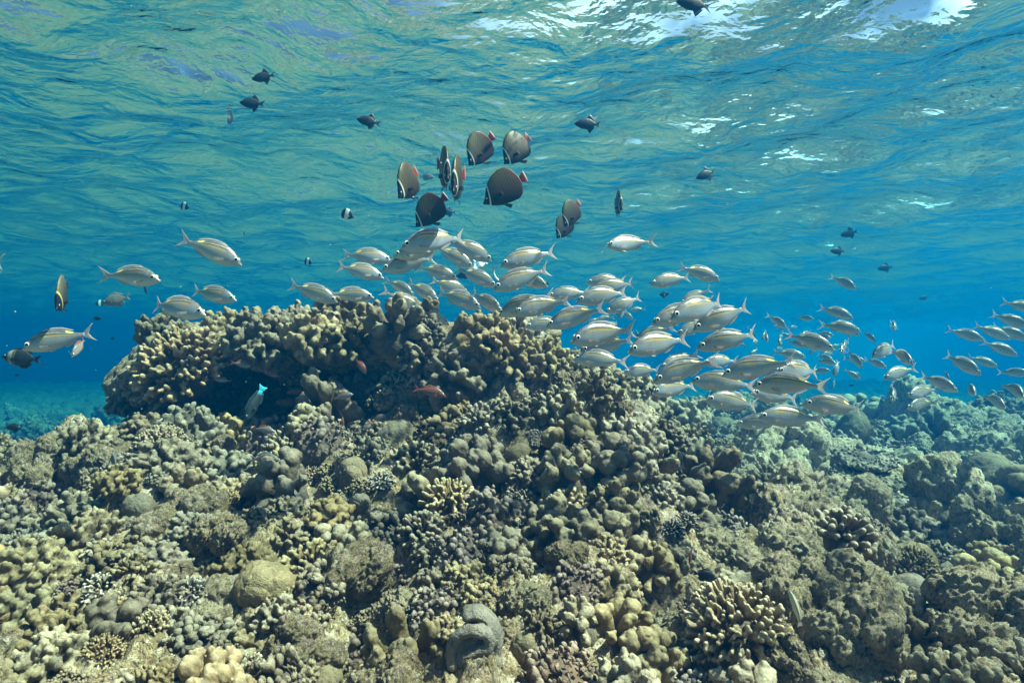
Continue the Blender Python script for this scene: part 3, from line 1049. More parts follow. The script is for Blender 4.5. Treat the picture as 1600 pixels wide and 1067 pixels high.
def emperor_col(t, u, v):
    c = t.ramp(t.math('ADD', t.math('MULTIPLY', v, .5), .5), [(0.0, (.55, .56, .62)), (.45, (.40, .42, .52)), (.62, (.35, .33, .35)), (.78, (.24, .20, .17)), (1.0, (.11, .09, .075))])
    # faint scale rows and a shine of lilac on the flank
    nz = t.noise(t.n('ShaderNodeTexCoord').outputs['Object'], 30, 2)
    c = t.mix(t.ramp(nz, [(.4, 0.0), (.7, .35)]), c, (.54, .54, .62))
    body = band(t, u, .23, .74, .07)
    bend = t.math('ADD', v, t.math('MULTIPLY', t.math('SUBTRACT', u, .45), .32))
    for cv, w, col, k in ((.84, .05, (.05, .035, .025), .9), (.71, .05, (.62, .58, .52), .6), (.60, .06, (.05, .035, .02), .75), (.47, .07, (.50, .29, .03), 1.0), (.365, .035, (.80, .77, .72), .85),
                          (.27, .06, (.52, .31, .05), .95), (.05, .055, (.50, .32, .08), .85), (-.15, .045, (.55, .37, .13), .7), (-.34, .035, (.58, .42, .2), .5)):
        c = t.mix(t.math('MULTIPLY', t.math('MULTIPLY', band(t, bend, cv - w, cv + w, .04), body), k), c, col)
    c = t.mix(ell(t, u, v, .66, .92, .055, .36), c, (.95, .74, .22))
    c = t.mix(ell(t, u, v, .265, -.38, .028, .15), c, (.72, .36, .04))
    c = t.mix(band(t, u, -.1, .025, .02), c, (.62, .40, .22))
    c = t.mix(t.math('MULTIPLY', band(t, u, .195, .21, .012), .35), c, (.30, .26, .24))
    c = t.mix(t.math('MULTIPLY', band(t, u, .78, 1.2, .06), .6), c, (.62, .48, .44))
    return c


def butterfly_col(t, u, v):
    c = t.ramp(t.math('ADD', t.math('MULTIPLY', v, .5), .5), [(0, (.022, .009, .005)), (.3, (.048, .024, .013)), (.65, (.060, .044, .022)), (.92, (.085, .07, .016)), (1, (.04, .034, .008))])
    s = t.math('ADD', t.math('MULTIPLY', u, 84.0), t.math('MULTIPLY', v, -34.0))
    w = t.math('SINE', s)
    c = t.mix(t.math('MULTIPLY', t.math('MULTIPLY', w, .8, True), band(t, u, .22, .78, .12)), c, (.012, .009, .009))
    c = t.mix(band(t, t.math('ADD', u, t.math('MULTIPLY', v, .10)), .70, .95, .14), c, (.11, .03, .018))
    q = t.math('ADD', u, t.math('MULTIPLY', v, -.055))
    c = t.mix(band(t, q, -.5, .15, .01), c, (.006, .006, .007))
    c = t.mix(band(t, q, .145, .186, .012), c, (.72, .70, .70))
    c = t.mix(band(t, q, .07, .078, .006), c, (.4, .4, .42))
    return t.mix(ell(t, u, v, .26, -.55, .07, .3), c, (.015, .012, .012))


def pyramid_col(t, u, v):
    c = t.mix(band(t, u, .36, .64, .03), (.012, .013, .016), (.85, .84, .82))
    return c


def collared_col(t, u, v):
    c = t.ramp(t.math('ADD', t.math('MULTIPLY', v, .5), .5), [(0, (.012, .010, .008)), (.5, (.05, .04, .03)), (1, (.12, .10, .06))])
    c = t.mix(band(t, u, -.5, .27, .02), c, (.01, .012, .03))
    return t.mix(band(t, u, .20, .25, .015), c, (.55, .45, .12))


def soldier_col(t, u, v):
    c = t.ramp(t.math('ADD', t.math('MULTIPLY', v, .5), .5), [(0, (.30, .16, .13)), (.6, (.23, .075, .05)), (1, (.13, .035, .024))])
    return t.mix(band(t, u, .21, .245, .012), c, (.09, .012, .01))


def greysoldier_col(t, u, v):
    c = t.ramp(t.math('ADD', t.math('MULTIPLY', v, .5), .5), [(0, (.36, .32, .31)), (.6, (.23, .20, .19)), (1, (.12, .10, .09))])
    return t.mix(t.math('MULTIPLY', t.math('SINE', t.math('MULTIPLY', v, 22.0)), .25, True), c, (.12, .09, .08))


def parrot_col(t, u, v):
    c = t.mix(band(t, u, .72, 2, .08), (.018, .026, .028), (.03, .36, .50))
    return t.mix(band(t, u, -.2, .2, .1), c, (.03, .08, .10))


def sergeant_col(t, u, v):
    c = t.mix(band(t, u, .8, 1.3, .05), (.42, .34, .24), (.75, .55, .05))
    return t.mix(t.math('MULTIPLY', band(t, v, -.2, .3, .15), .5), c, (.16, .14, .12))


def damselbar_col(t, u, v):
    c = t.mix(band(t, u, .16, .33, .06), (.022, .024, .024), (.30, .29, .24))
    return t.mix(band(t, u, .34, .36, .01), c, (.38, .22, .06))


MF = {
    'emperor': fish_shader('striped_silver_skin', emperor_col, .3, .6, metal=.3, bump=.1),
    'emperor_fin': fish_shader('rosy_clear_fin', lambda t, u, v: (.74, .62, .60), .5, .3, .62, .45),
    'butterfly': fish_shader('brown_lined_skin', butterfly_col, .45, .3),
    'red_fin': fish_shader('red_white_edged_fin', lambda t, u, v: t.mix(band(t, u, .968, 1.5, .012), (.30, .03, .008), (.55, .5, .48)), .5, .3, 1, .3),
    'black': fish_shader('black_skin', lambda t, u, v: (.014, .015, .018), .45, .35),
    'trigger': fish_shader('slate_black_skin', lambda t, u, v: (.020, .022, .032), .5, .3),
    'grey': fish_shader('grey_skin', lambda t, u, v: t.ramp(t.math('ADD', t.math('MULTIPLY', v, .5), .5), [(0, (.30, .28, .26)), (1, (.12, .11, .10))]), .45, .3),
    'pyramid': fish_shader('black_white_banded_skin', pyramid_col, .4, .35),
    'collared': fish_shader('collared_skin', collared_col, .45, .3),
    'soldier': fish_shader('red_skin', soldier_col, .4, .4),
    'red': fish_shader('red_fin', lambda t, u, v: (.36, .08, .045), .5, .3, 1, .3),
    'greysoldier': fish_shader('pale_lined_skin', greysoldier_col, .4, .4),
    'parrot': fish_shader('green_blue_skin', parrot_col, .4, .4),
    'blue_fin': fish_shader('turquoise_fin', lambda t, u, v: (.05, .52, .66), .5, .3, 1, .35),
    'sergeant': fish_shader('yellow_tailed_skin', sergeant_col, .4, .4),
    'yellow_fin': fish_shader('yellow_fin', lambda t, u, v: (.75, .52, .04), .5, .3, 1, .3),
    'damselbar': fish_shader('barred_dark_skin', damselbar_col, .45, .3),
    'dusk': fish_shader('dusky_blue_skin', lambda t, u, v: t.ramp(t.math('ADD', t.math('MULTIPLY', v, .5), .5), [(0, (.03, .055, .065)), (1, (.012, .02, .035))]), .45, .3),
    'slender': fish_shader('slender_skin', lambda t, u, v: t.mix(band(t, v, -.1, .25, .1), (.62, .55, .40), (.16, .12, .08)), .4, .4),
    'whiteblack': fish_shader('half_white_skin', lambda t, u, v: t.mix(band(t, u, .42, 2, .06), (.015, .015, .017), (.72, .70, .66)), .4, .4),
}
_t = NT('fish_eye')
_tc = _t.n('ShaderNodeTexCoord').outputs['Generated']
_sp = _t.n('ShaderNodeSeparateXYZ')
_t.put(_sp.inputs[0], _tc)
_a = _t.math('SUBTRACT', _sp.outputs[0], .5)
_b = _t.math('SUBTRACT', _sp.outputs[2], .5)
_r = _t.math('SQRT', _t.math('ADD', _t.math('MULTIPLY', _a, _a), _t.math('MULTIPLY', _b, _b)))
_p = _t.n('ShaderNodeBsdfPrincipled', Roughness=.12)
_t.put(_p.inputs['Base Color'], _t.ramp(_r, [(.0, (.004, .004, .006)), (.27, (.004, .004, .006)), (.31, (.85, .83, .78)), (.43, (.80, .76, .70)), (.5, (.30, .26, .22))]))
_t.put(_t.out.inputs['Surface'], _p.outputs[0])
M_EYE = _t.m


def attr2(me, fu, fv):
    for nm, d in (('fu', fu), ('fv', fv)):
        a = me.attributes.new(nm, 'FLOAT', 'POINT')
        a.data.foreach_set('value', np.asarray(d, dtype=np.float32))


def bendf(b):
    """sideways sweep of the tail, the same for body and fins"""
    return lambda u: b * np.clip(u - .35, 0, 1) ** 2 - b * .04 * np.clip(.35 - u, 0, 1)


def body_mesh(name, top, bot, wid, bend, mat, ns=46, nc=22):
    f = bendf(bend)
    u = np.linspace(0, 1, ns) ** 1.15 * max(p[0] for p in top)
    def sm(pts):
        xs, ys = zip(*pts)
        fine = np.interp(np.linspace(0, max(xs), 200), xs, ys)
        k = np.ones(13) / 13
        ex = np.concatenate([np.full(6, fine[0]), fine, np.full(6, fine[-1])])
        return np.interp(u, np.linspace(0, max(xs), 200), np.convolve(ex, k, 'valid'))
    T, B, W = sm(top), sm(bot), sm(wid)
    V, fu, fv = [], [], []
    for i in range(ns):
        mid, h = (T[i] + B[i]) / 2, (T[i] - B[i]) / 2
        for j in range(nc):
            a = 2 * math.pi * j / nc
            s, c = math.sin(a), math.cos(a)
            y = W[i] * math.copysign(abs(c) ** .9, c) * (1 - .18 * abs(s) ** 3)
            V.append((u[i] - .5, y + f(u[i]), mid + h * s))
            fu.append(u[i])
            fv.append(s)
    F4 = grid_faces(ns, nc, True)
    faces = [tuple(q) for q in F4] + [tuple(range(nc))[::-1], tuple((ns - 1) * nc + j for j in range(nc))]
    me = mesh_np(name, V, faces, mat)
    attr2(me, fu, fv)
    return me, (lambda x: np.interp(x, u, W)), f


def fin_mesh(name, base, edge, bend, mat, th=.006, nr=4, ribs=0.0):
    """a thin fin between a base line and an outer edge, thickest along its base"""
    f = bendf(bend)
    base, edge = np.array(base, float), np.array(edge, float)
    def res(P, n=15):
        d = np.concatenate([[0], np.cumsum(np.linalg.norm(np.diff(P, axis=0), axis=1))])
        t = np.linspace(0, d[-1], n)
        return np.stack([np.interp(t, d, P[:, k]) for k in range(3)], 1)
    b, e = res(base), res(edge)
    rows = [b * (1 - t) + e * t for t in np.linspace(0, 1, nr)]
    V, fu = [], []
    n = len(b)
    for side in (1, -1):
        for t, r in zip(np.linspace(0, 1, nr), rows):
            for k, q in enumerate(r):
                w = th * (1 - .85 * t) + ribs * (k % 2)
                V.append((q[0] - .5, q[1] + side * w + f(q[0]), q[2]))
                fu.append(q[0])
    F = grid_faces(nr, n)
    off = nr * n
    faces = [tuple(x) for x in F] + [tuple(x[::-1] + off) for x in F]
    rim = list(range(n)) + [i * n + n - 1 for i in range(1, nr)] + [(nr - 1) * n + k for k in range(n - 2, -1, -1)] + [i * n for i in range(nr - 2, 0, -1)]
    for a, c in zip(rim, rim[1:] + rim[:1]):
        faces.append((c, a, a + off, c + off))
    me = mesh_np(name, V, faces, mat)
    attr2(me, fu, np.zeros(len(V)))
    return me


def xz(*p):
    return [(a, 0, b) for a, b in p]


SPEC = {}


def species(key, name, top, bot, wid, body_mat, fins, eye, bends=(0.0,)):
    """meshes of one kind of fish: body, fins and eyes, in a few sways of the tail"""
    SPEC[key] = []
    for bd in bends:
        me, W, f = body_mesh(name, top, bot, wid, bd, MF[body_mat])
        parts = []
        for fn, base, edge, m in fins:
            if fn in ('pectoral_fin', 'pelvic_fin'):
                for s in (1, -1):
                    w = float(W(base[0][0])) * (.96 if fn == 'pectoral_fin' else .35)
                    bs = [(x, s * (w + q), z) for x, q, z in base]
                    es = [(x, s * (w + q), z) for x, q, z in edge]
                    parts.append((fn, fin_mesh(fn, bs, es, bd, MF[m], .004)))
            else:
                parts.append((fn, fin_mesh(fn, base, edge, bd, MF[m])))
        if eye:
            ex, ez, er = eye
            for s in (1, -1):
                bm = bmesh.new()
                bmesh.ops.create_uvsphere(bm, u_segments=14, v_segments=9, radius=1.0, matrix=Matrix.Translation((ex - .5, s * (float(W(ex)) * .86) + float(f(ex)), ez)) @ Matrix.Diagonal((er, er * .5, er, 1)))
                em = bpy.data.meshes.new('eye')
                bm.to_mesh(em)
                bm.free()
                em.polygons.foreach_set('use_smooth', np.ones(len(em.polygons), dtype=bool))
                em.materials.append(M_EYE)
                parts.append(('eye', em))
        SPEC[key].append((name, me, parts))


EMP_TOP = [(0, -.022), (.04, .012), (.1, .065), (.17, .105), (.26, .138), (.36, .148), (.5, .132), (.62, .095), (.72, .052), (.79, .028), (.84, .028)]
EMP_BOT = [(0, -.034), (.04, -.052), (.1, -.078), (.2, -.108), (.32, -.122), (.45, -.115), (.56, -.09), (.66, -.055), (.75, -.03), (.84, -.028)]
EMP_TOP = [(a, b * 1.14) for a, b in EMP_TOP]
EMP_BOT = [(a, b * 1.14) for a, b in EMP_BOT]
EMP_WID = [(0, .008), (.04, .026), (.1, .046), (.2, .062), (.35, .066), (.5, .056), (.65, .034), (.78, .014), (.84, .007)]
species('emperor', 'striped_fish', EMP_TOP, EMP_BOT, EMP_WID, 'emperor', [
    ('tail_fin', xz((.82, .027), (.835, 0), (.82, -.027)), xz((.99, .145), (.93, .07), (.895, 0), (.93, -.07), (.985, -.135)), 'emperor_fin'),
    ('dorsal_fin', xz((.27, .15), (.4, .16), (.55, .13), (.68, .078)), xz((.34, .185), (.46, .19), (.58, .168), (.72, .095)), 'emperor_fin'),
    ('anal_fin', xz((.53, -.1), (.6, -.08), (.68, -.05)), xz((.57, -.135), (.64, -.115), (.72, -.06)), 'emperor_fin'),
    ('pelvic_fin', [(.28, 0, -.11), (.32, 0, -.115)], [(.37, .02, -.15), (.4, .015, -.135)], 'emperor_fin'),
    ('pectoral_fin', [(.25, 0, -.03), (.255, 0, -.06)], [(.38, .035, -.06), (.36, .03, -.09)], 'emperor_fin')],
    (.095, .022, .038), (0.0, .28, -.28, .55, -.55))
DISC_TOP = [(0, -.07), (.06, -.02), (.13, .09), (.25, .24), (.4, .34), (.56, .385), (.7, .36), (.79, .27), (.835, .13), (.86, .05)]
DISC_BOT = [(0, -.1), (.08, -.15), (.18, -.22), (.32, -.285), (.5, -.31), (.66, -.33), (.78, -.27), (.84, -.14), (.86, -.04)]
DISC_WID = [(0, .012), (.08, .04), (.2, .065), (.35, .07), (.5, .058), (.65, .038), (.78, .018), (.86, .008)]
RT_FINS = lambda tail, oth: [
    ('tail_fin', xz((.845, .05), (.855, 0), (.845, -.045)), xz((.985, .13), (.99, 0), (.975, -.12)), tail),
    ('pelvic_fin', [(.33, 0, -.27), (.38, 0, -.28)], [(.44, .02, -.40), (.5, .02, -.37)], oth),
    ('pectoral_fin', [(.29, 0, -.06), (.30, 0, -.12)], [(.42, .05, -.08), (.41, .05, -.16)], oth)]
species('butterfly', 'red_tailed_fish', DISC_TOP, DISC_BOT, DISC_WID, 'butterfly', RT_FINS('red_fin', 'black'), (.105, -.03, .022), (0.0, .25, -.25))
species('collared', 'collared_fish', DISC_TOP, DISC_BOT, DISC_WID, 'collared', RT_FINS('black', 'black'), (.105, -.03, .022))
species('pyramid', 'banded_fish', DISC_TOP, DISC_BOT, DISC_WID, 'pyramid', RT_FINS('emperor_fin', 'emperor_fin'), (.105, -.03, .022))
OV_TOP = [(0, .0), (.06, .06), (.15, .13), (.3, .2), (.45, .215), (.6, .18), (.7, .11), (.77, .05), (.82, .04)]
OV_BOT = [(0, -.02), (.06, -.07), (.15, -.13), (.3, -.19), (.45, -.205), (.6, -.17), (.7, -.1), (.77, -.05), (.82, -.04)]
OV_WID = [(0, .012), (.08, .05), (.25, .075), (.45, .068), (.65, .034), (.78, .014), (.82, .008)]
TRIG = [('tail_fin', xz((.8, .04), (.81, 0), (.8, -.04)), xz((1.0, .15), (.92, .05), (.90, 0), (.92, -.05), (1.0, -.14)), 'trigger'),
        ('dorsal_fin', xz((.46, .2), (.58, .17), (.7, .1)), xz((.56, .36), (.63, .3), (.76, .13)), 'trigger'),
        ('anal_fin', xz((.48, -.19), (.58, -.16), (.7, -.09)), xz((.57, -.35), (.64, -.28), (.76, -.12)), 'trigger')]
species('trigger', 'dark_triggerfish', OV_TOP, OV_BOT, OV_WID, 'trigger', TRIG, (.13, .07, .014), (0.0, .3))
def plain_fins(m):
    return [('tail_fin', xz((.8, .04), (.81, 0), (.8, -.04)), xz((.99, .13), (.93, .05), (.90, 0), (.93, -.05), (.99, -.12)), m),
            ('dorsal_fin', xz((.25, .18), (.45, .205), (.7, .1)), xz((.3, .23), (.52, .27), (.77, .15)), m),
            ('anal_fin', xz((.45, -.195), (.58, -.165), (.7, -.09)), xz((.5, -.25), (.64, -.25), (.77, -.13)), m),
            ('pectoral_fin', [(.27, 0, -.02), (.275, 0, -.06)], [(.40, .05, -.03), (.38, .05, -.1)], m)]
species('damsel', 'dark_damselfish', OV_TOP, OV_BOT, OV_WID, 'black', plain_fins('black'), (.11, .04, .018))
species('damselbar', 'pale_barred_fish', OV_TOP, OV_BOT, OV_WID, 'damselbar', plain_fins('black'), (.11, .04, .018))
species('greyfish', 'grey_fish', OV_TOP, OV_BOT, OV_WID, 'grey', plain_fins('grey'), (.11, .04, .02))
species('whiteblack', 'half_white_fish', OV_TOP, OV_BOT, OV_WID, 'whiteblack', plain_fins('emperor_fin'), (.11, .04, .02))
species('greysoldier', 'pale_soldierfish', EMP_TOP, EMP_BOT, EMP_WID, 'greysoldier', [
    ('tail_fin', xz((.82, .027), (.835, 0), (.82, -.027)), xz((.99, .13), (.93, .05), (.89, 0), (.93, -.05), (.985, -.12)), 'red'),
    ('dorsal_fin', xz((.3, .14), (.5, .13), (.68, .068)), xz((.33, .2), (.56, .21), (.73, .11)), 'red'),
    ('anal_fin', xz((.5, -.1), (.6, -.08), (.68, -.05)), xz((.55, -.17), (.64, -.14), (.72, -.08)), 'red')], (.1, .02, .036), (0.0, .4))
species('soldier', 'red_soldierfish', EMP_TOP, EMP_BOT, EMP_WID, 'soldier', [
    ('tail_fin', xz((.82, .027), (.835, 0), (.82, -.027)), xz((.99, .14), (.93, .05), (.89, 0), (.93, -.05), (.985, -.13)), 'red'),
    ('dorsal_fin', xz((.26, .135), (.5, .13), (.68, .068)), xz((.3, .18), (.55, .2), (.73, .10)), 'red'),
    ('anal_fin', xz((.5, -.1), (.6, -.08), (.68, -.05)), xz((.55, -.16), (.64, -.13), (.72, -.07)), 'red'),
    ('pectoral_fin', [(.25, 0, -.03), (.255, 0, -.06)], [(.38, .045, -.04), (.36, .04, -.09)], 'red')], (.1, .02, .036), (0.0, .4, -.4))
PAR_TOP = [(0, -.02), (.05, .05), (.15, .11), (.3, .14), (.5, .13), (.68, .085), (.78, .06), (.85, .06)]
PAR_BOT = [(0, -.04), (.05, -.09), (.15, -.13), (.3, -.15), (.5, -.135), (.68, -.085), (.78, -.06), (.85, -.06)]
PAR_WID = [(0, .02), (.06, .055), (.2, .08), (.4, .08), (.6, .055), (.78, .022), (.85, .012)]
species('parrot', 'blue_tailed_fish', PAR_TOP, PAR_BOT, PAR_WID, 'parrot', [
    ('tail_fin', xz((.835, .058), (.84, 0), (.835, -.058)), xz((1.0, .13), (.975, .05), (.97, 0), (.975, -.05), (1.0, -.12)), 'blue_fin'),
    ('dorsal_fin', xz((.2, .12), (.5, .125), (.78, .06)), xz((.22, .16), (.52, .18), (.82, .1)), 'dusk'),
    ('anal_fin', xz((.5, -.13), (.65, -.09), (.78, -.06)), xz((.54, -.18), (.68, -.15), (.82, -.1)), 'dusk'),
    ('pectoral_fin', [(.24, 0, .0), (.245, 0, -.05)], [(.38, .06, .0), (.36, .06, -.08)], 'dusk')], (.11, .045, .016), (0.0, .4))
species('duskparrot', 'dusky_parrotfish', PAR_TOP, PAR_BOT, PAR_WID, 'dusk', [
    ('tail_fin', xz((.835, .058), (.84, 0), (.835, -.058)), xz((1.0, .12), (.975, .05), (.97, 0), (.975, -.05), (1.0, -.11)), 'dusk'),
    ('dorsal_fin', xz((.2, .12), (.5, .125), (.78, .06)), xz((.22, .16), (.52, .18), (.82, .1)), 'dusk')], (.11, .045, .016), (.4,))
species('sergeant', 'yellow_tailed_fish', OV_TOP, OV_BOT, OV_WID, 'sergeant', plain_fins('yellow_fin'), (.11, .04, .02))
SL_TOP = [(0, .0), (.08, .04), (.25, .075), (.5, .07), (.7, .045), (.84, .03)]
SL_BOT = [(0, -.01), (.08, -.045), (.25, -.075), (.5, -.068), (.7, -.04), (.84, -.03)]
SL_WID = [(0, .01), (.1, .035), (.3, .05), (.55, .04), (.75, .02), (.84, .008)]
species('slender', 'slender_fish', SL_TOP, SL_BOT, SL_WID, 'slender', [
    ('tail_fin', xz((.825, .03), (.83, 0), (.825, -.03)), xz((1.0, .07), (.98, 0), (1.0, -.06)), 'emperor_fin'),
    ('dorsal_fin', xz((.25, .07), (.55, .065), (.78, .035)), xz((.27, .1), (.58, .1), (.82, .06)), 'emperor_fin')], (.09, .018, .013), (.5,))


def put_fish(key, hx, hy, tx, ty, length, label, cat='fish', group=None, yaw=0.0, var=None, roll=0.0, Yd=None):
    """a fish from the marks of its snout and tail tip: with its real length they give its distance"""
    forms = SPEC[key]
    name, me, parts = forms[(var if var is not None else random.randrange(len(forms))) % len(forms)]
    px = max(4.0, math.hypot(hx - tx, hy - ty))
    Y = F * length * max(.2, math.cos(R(yaw))) / px
    Y = Yd or Y
    c = at((hx + tx) / 2, (hy + ty) / 2, Y)
    n = Vector(((hx - tx) / px, 0, -(hy - ty) / px)) * math.cos(R(yaw)) + Vector((0, -math.sin(R(yaw)), 0))
    xa = -n.normalized()
    ya = Vector((0, 0, 1)).cross(xa).normalized()
    za = xa.cross(ya)
    m = Matrix((xa, ya, za)).transposed() @ Matrix.Rotation(R(roll), 3, 'X')
    o = bpy.data.objects.new(name, me)
    o.matrix_world = Matrix.Translation(c) @ m.to_4x4() @ Matrix.Diagonal((length, length, length, 1))
    link(o)
    tag(o, label, cat, group)
    if px > 22:
        for pn, pm in parts:
            link(bpy.data.objects.new(pn, pm), o)
    return o


G_E = 'striped silver fish of the school'
# snout x, y, tail x, y, turn towards the camera in degrees, label
EMPERORS = [
 (255,437,155,428,0,'pale striped fish alone at far left, level, facing right above the dark collared fish'),
 (327,491,219,470,0,'striped fish nosing the tip of the ledge from the left'),
 (371,468,290,452,0,'slim striped fish just above the lone coral turret'),
 (376,411,280,372,0,'highest striped fish on the left, diving to the right'),
 (43,543,143,518,12,'pinkish striped fish facing left above the dark barred fish'),
 (-85,405,15,412,0,'striped fish cut by the left edge, only its tail showing'),
 (527,470,449,444,0,'leftmost fish of the main school, tail raised, facing right'),
 (584,463,510,459,0,'striped fish level behind the leftmost fish of the main school'),
 (611,405,534,395,0,'upper left fish of the main school, facing right'),
 (600,433,524,414,0,'fish just under the upper left fish of the main school'),
 (628,389,734,363,0,'big dark-backed fish on top of the school, tail raised right'),
 (613,398,705,385,0,'fish half hidden behind the dark-backed fish on top of the school'),
 (596,421,684,402,0,'striped fish facing left below the dark-backed top fish'),
 (769,405,695,375,0,'fish facing right with its snout above the pale blue scrap'),
 (740,417,676,383,0,'fish diving right just left of the pale blue scrap'),
 (715,434,650,416,0,'fish whose snout touches the dark fish behind the school'),
 (776,446,710,418,0,'fish with raised tail, its snout at the pale strip'),
 (687,471,632,438,0,'dark-backed fish diving right above the ledge summit'),
 (648,461,600,436,10,'fish with rosy tail half behind a dark-backed diving one'),
 (659,489,596,452,0,'steeply diving fish just above the highest clump'),
 (702,505,640,485,0,'bluish fish lowest over the ledge, touching the coral tops'),
 (731,456,672,438,0,'fish with bright back spot left of centre, facing right'),
 (753,481,676,452,0,'long fish diving right over the ledge, below the bright-spotted one'),
 (786,487,730,455,0,'dark fish diving right, meeting a left-facing fish nose to nose'),
 (781,415,874,390,0,'gold-striped fish facing left just right of the pale strip'),
 (770,452,862,418,0,'large fish facing left, its snout at the end of the pale strip'),
 (856,447,790,428,0,'fish showing only its head behind a larger left-facing one'),
 (778,490,862,464,0,'black-backed fish facing left with white back spot, centre of the school'),
 (802,489,890,468,0,'fish with gold stripes overlapping the black-backed one'),
 (820,510,890,503,0,'dusky fish low in the middle, mostly covered by the one in front'),
 (852,509,948,482,0,'long bright fish facing left low in the middle'),
 (855,462,925,456,0,'plump fish facing left in the middle row, head hidden'),
 (916,441,982,437,0,'upper fish of the right centre group, golden lips'),
 (922,454,996,441,0,'fish tucked under the golden-lipped one'),
 (899,470,988,455,0,'very pale fish with rounded body in the right centre'),
 (945,488,1007,463,0,'olive-backed fish with yellow spot and raised tail right of centre'),
 (944,386,1022,378,0,'single fish above the school, level, facing left'),
 (1014,444,1082,432,0,'left one of two fish crossing tails above the right school'),
 (1124,437,1058,416,0,'right-facing one of two fish crossing tails above the right school'),
 (889,532,994,512,0,'dark-backed blue fish leading the right school'),
 (908,548,992,530,0,'shadowed fish just beneath the dark-backed leader'),
 (896,560,982,564,0,'blue-flanked fish skimming the grey coral slope'),
 (977,548,1084,528,0,'broad fish with large eye in the middle of the right school'),
 (990,532,1056,510,0,'gold-striped fish above the broad large-eyed one'),
 (1016,505,1112,476,0,'fish behind the big upper right fish, head only'),
 (1042,497,1150,466,0,'biggest bright fish at the top of the right school'),
 (1062,474,1112,452,0,'fish peeping over the back of the biggest bright fish'),
 (1081,514,1182,478,0,'long fish climbing with yellow-tipped tail, right top'),
 (1057,521,1120,500,0,'rosy-snouted fish below the climbing long one'),
 (1089,542,1190,522,0,'dark-browed fish with bright yellow back spot at right'),
 (972,581,1036,578,0,'brownish fish lowest on the left of the right school'),
 (1019,594,1120,560,0,'yellow-striped fish tilted up over the foot of the slope'),
 (1015,612,1094,602,0,'very pale fish level just over the slope foot'),
 (1096,566,1158,564,0,'olive fish seen behind two tails in the right school'),
 (1132,585,1240,564,0,'clean silver fish, longest in the lower right school'),
 (1205,580,1300,580,0,'dark-striped fish with pinkish tail behind the clean silver one'),
 (1182,602,1286,600,0,'fish with vivid white tail stalk in the lower right school'),
 (1084,594,1182,602,0,'round-backed fish in the lower right, tail drooping'),
 (1100,622,1196,636,0,'fish with orange cheek tilted head up in the lower right'),
 (1170,612,1258,625,0,'dark-backed fish between two pale ones, lower right'),
 (1184,650,1288,655,0,'fish second from the bottom of the school, over the far rocks'),
 (1152,662,1228,658,0,'lowest fish of the whole school, bluish'),
 (1255,629,1357,642,0,'lone lower right fish leaving the school, fins spread below'),
 (1030,573,1092,553,0,'small fish with white tail stalk between two larger ones'),
 (1296,545,1232,521,25,'pale fish facing right and down behind the right school'),
 (1255,557,1210,550,20,'small fish facing right under the pale down-facing one'),
 (1327,497,1283,479,25,'upper of two small right-facing fish in open blue water'),
 (1342,517,1283,507,10,'lower of two small right-facing fish in open blue water'),
 (1329,453,1307,430,45,'small brownish fish alone, tail up, high on the right'),
 (1355,556,1412,537,20,'greyish fish facing left, right of the distant shoal'),
 (1376,590,1434,575,15,'fish with dark eye at its edge, facing left, lower right open water'),
 (1379,622,1415,608,50,'short-looking fish turning towards the camera, right'),
 (1412,617,1470,608,20,'upper striped fish of the trio above the bright rubble mound'),
 (1410,636,1466,627,25,'lowest striped fish of the trio above the bright rubble mound'),
 (1407,568,1412,545,70,'narrow fish seen nearly head on, right of the greyish one'),
 (1475,606,1456,590,55,'fish turning away behind the trio above the rubble mound'),
 (1620,488,1572,470,25,'top fish of the right edge group, tail up'),
 (1600,512,1555,489,25,'second fish from the top at the right edge'),
 (1527,531,1488,514,35,'dim fish leading the right edge group on its left side'),
 (1570,530,1528,507,25,'bright fish with spread tail in the right edge group'),
 (1598,531,1556,508,25,'whitest fish of the right edge group'),
 (1580,555,1541,533,30,'lowest bright fish of the right edge group, pointing down'),
 (1512,580,1492,556,50,'dull fish pointing down below the right edge group'),
 (1551,572,1517,557,30,'dark-backed fish below the right edge group'),
 (1602,583,1566,582,35,'grey fish cut by the right edge, level'),
 (1507,612,1523,603,65,'round-looking head-on fish left of two others at far right'),
 (1550,632,1560,620,68,'lowest head-on fish at far right'),
 (1577,614,1594,604,65,'head-on fish nearest the right edge'),
]
_er = random.Random(4)
for hx, hy, tx, ty, yw, lb in EMPERORS:
    L = .2 * _er.uniform(.95, 1.05)
    put_fish('emperor', hx, hy, tx, ty, L, lb, 'fish', G_E, yw if yw else max(-24, min(24, _er.gauss(0, 12))), _er.randrange(5), _er.uniform(-9, 9), (None if yw < 50 else _er.uniform(2.7, 3.3)))
# the shoal far behind, too dim to tell one from another
for k in range(64):
    if k < 40:
        x, y = _er.gauss(1300, 62), _er.gauss(555, 26)
    elif k < 52:
        x, y = _er.uniform(930, 1010), _er.uniform(480, 530)
    else:
        x, y = _er.uniform(1130, 1230), _er.uniform(515, 570)
    s = _er.uniform(17, 30)
    a = _er.uniform(-.2, 1.3)
    d = _er.choice((-1, 1))
    yw = _er.uniform(0, 60)
    put_fish('emperor', x + d * s * math.cos(a) / 2, y + s * math.sin(a) / 2, x - d * s * math.cos(a) / 2, y - s * math.sin(a) / 2, .17, 'dim grey fish of the distant shoal fading into blue water', 'fish', 'distant shoal of fish', yw)

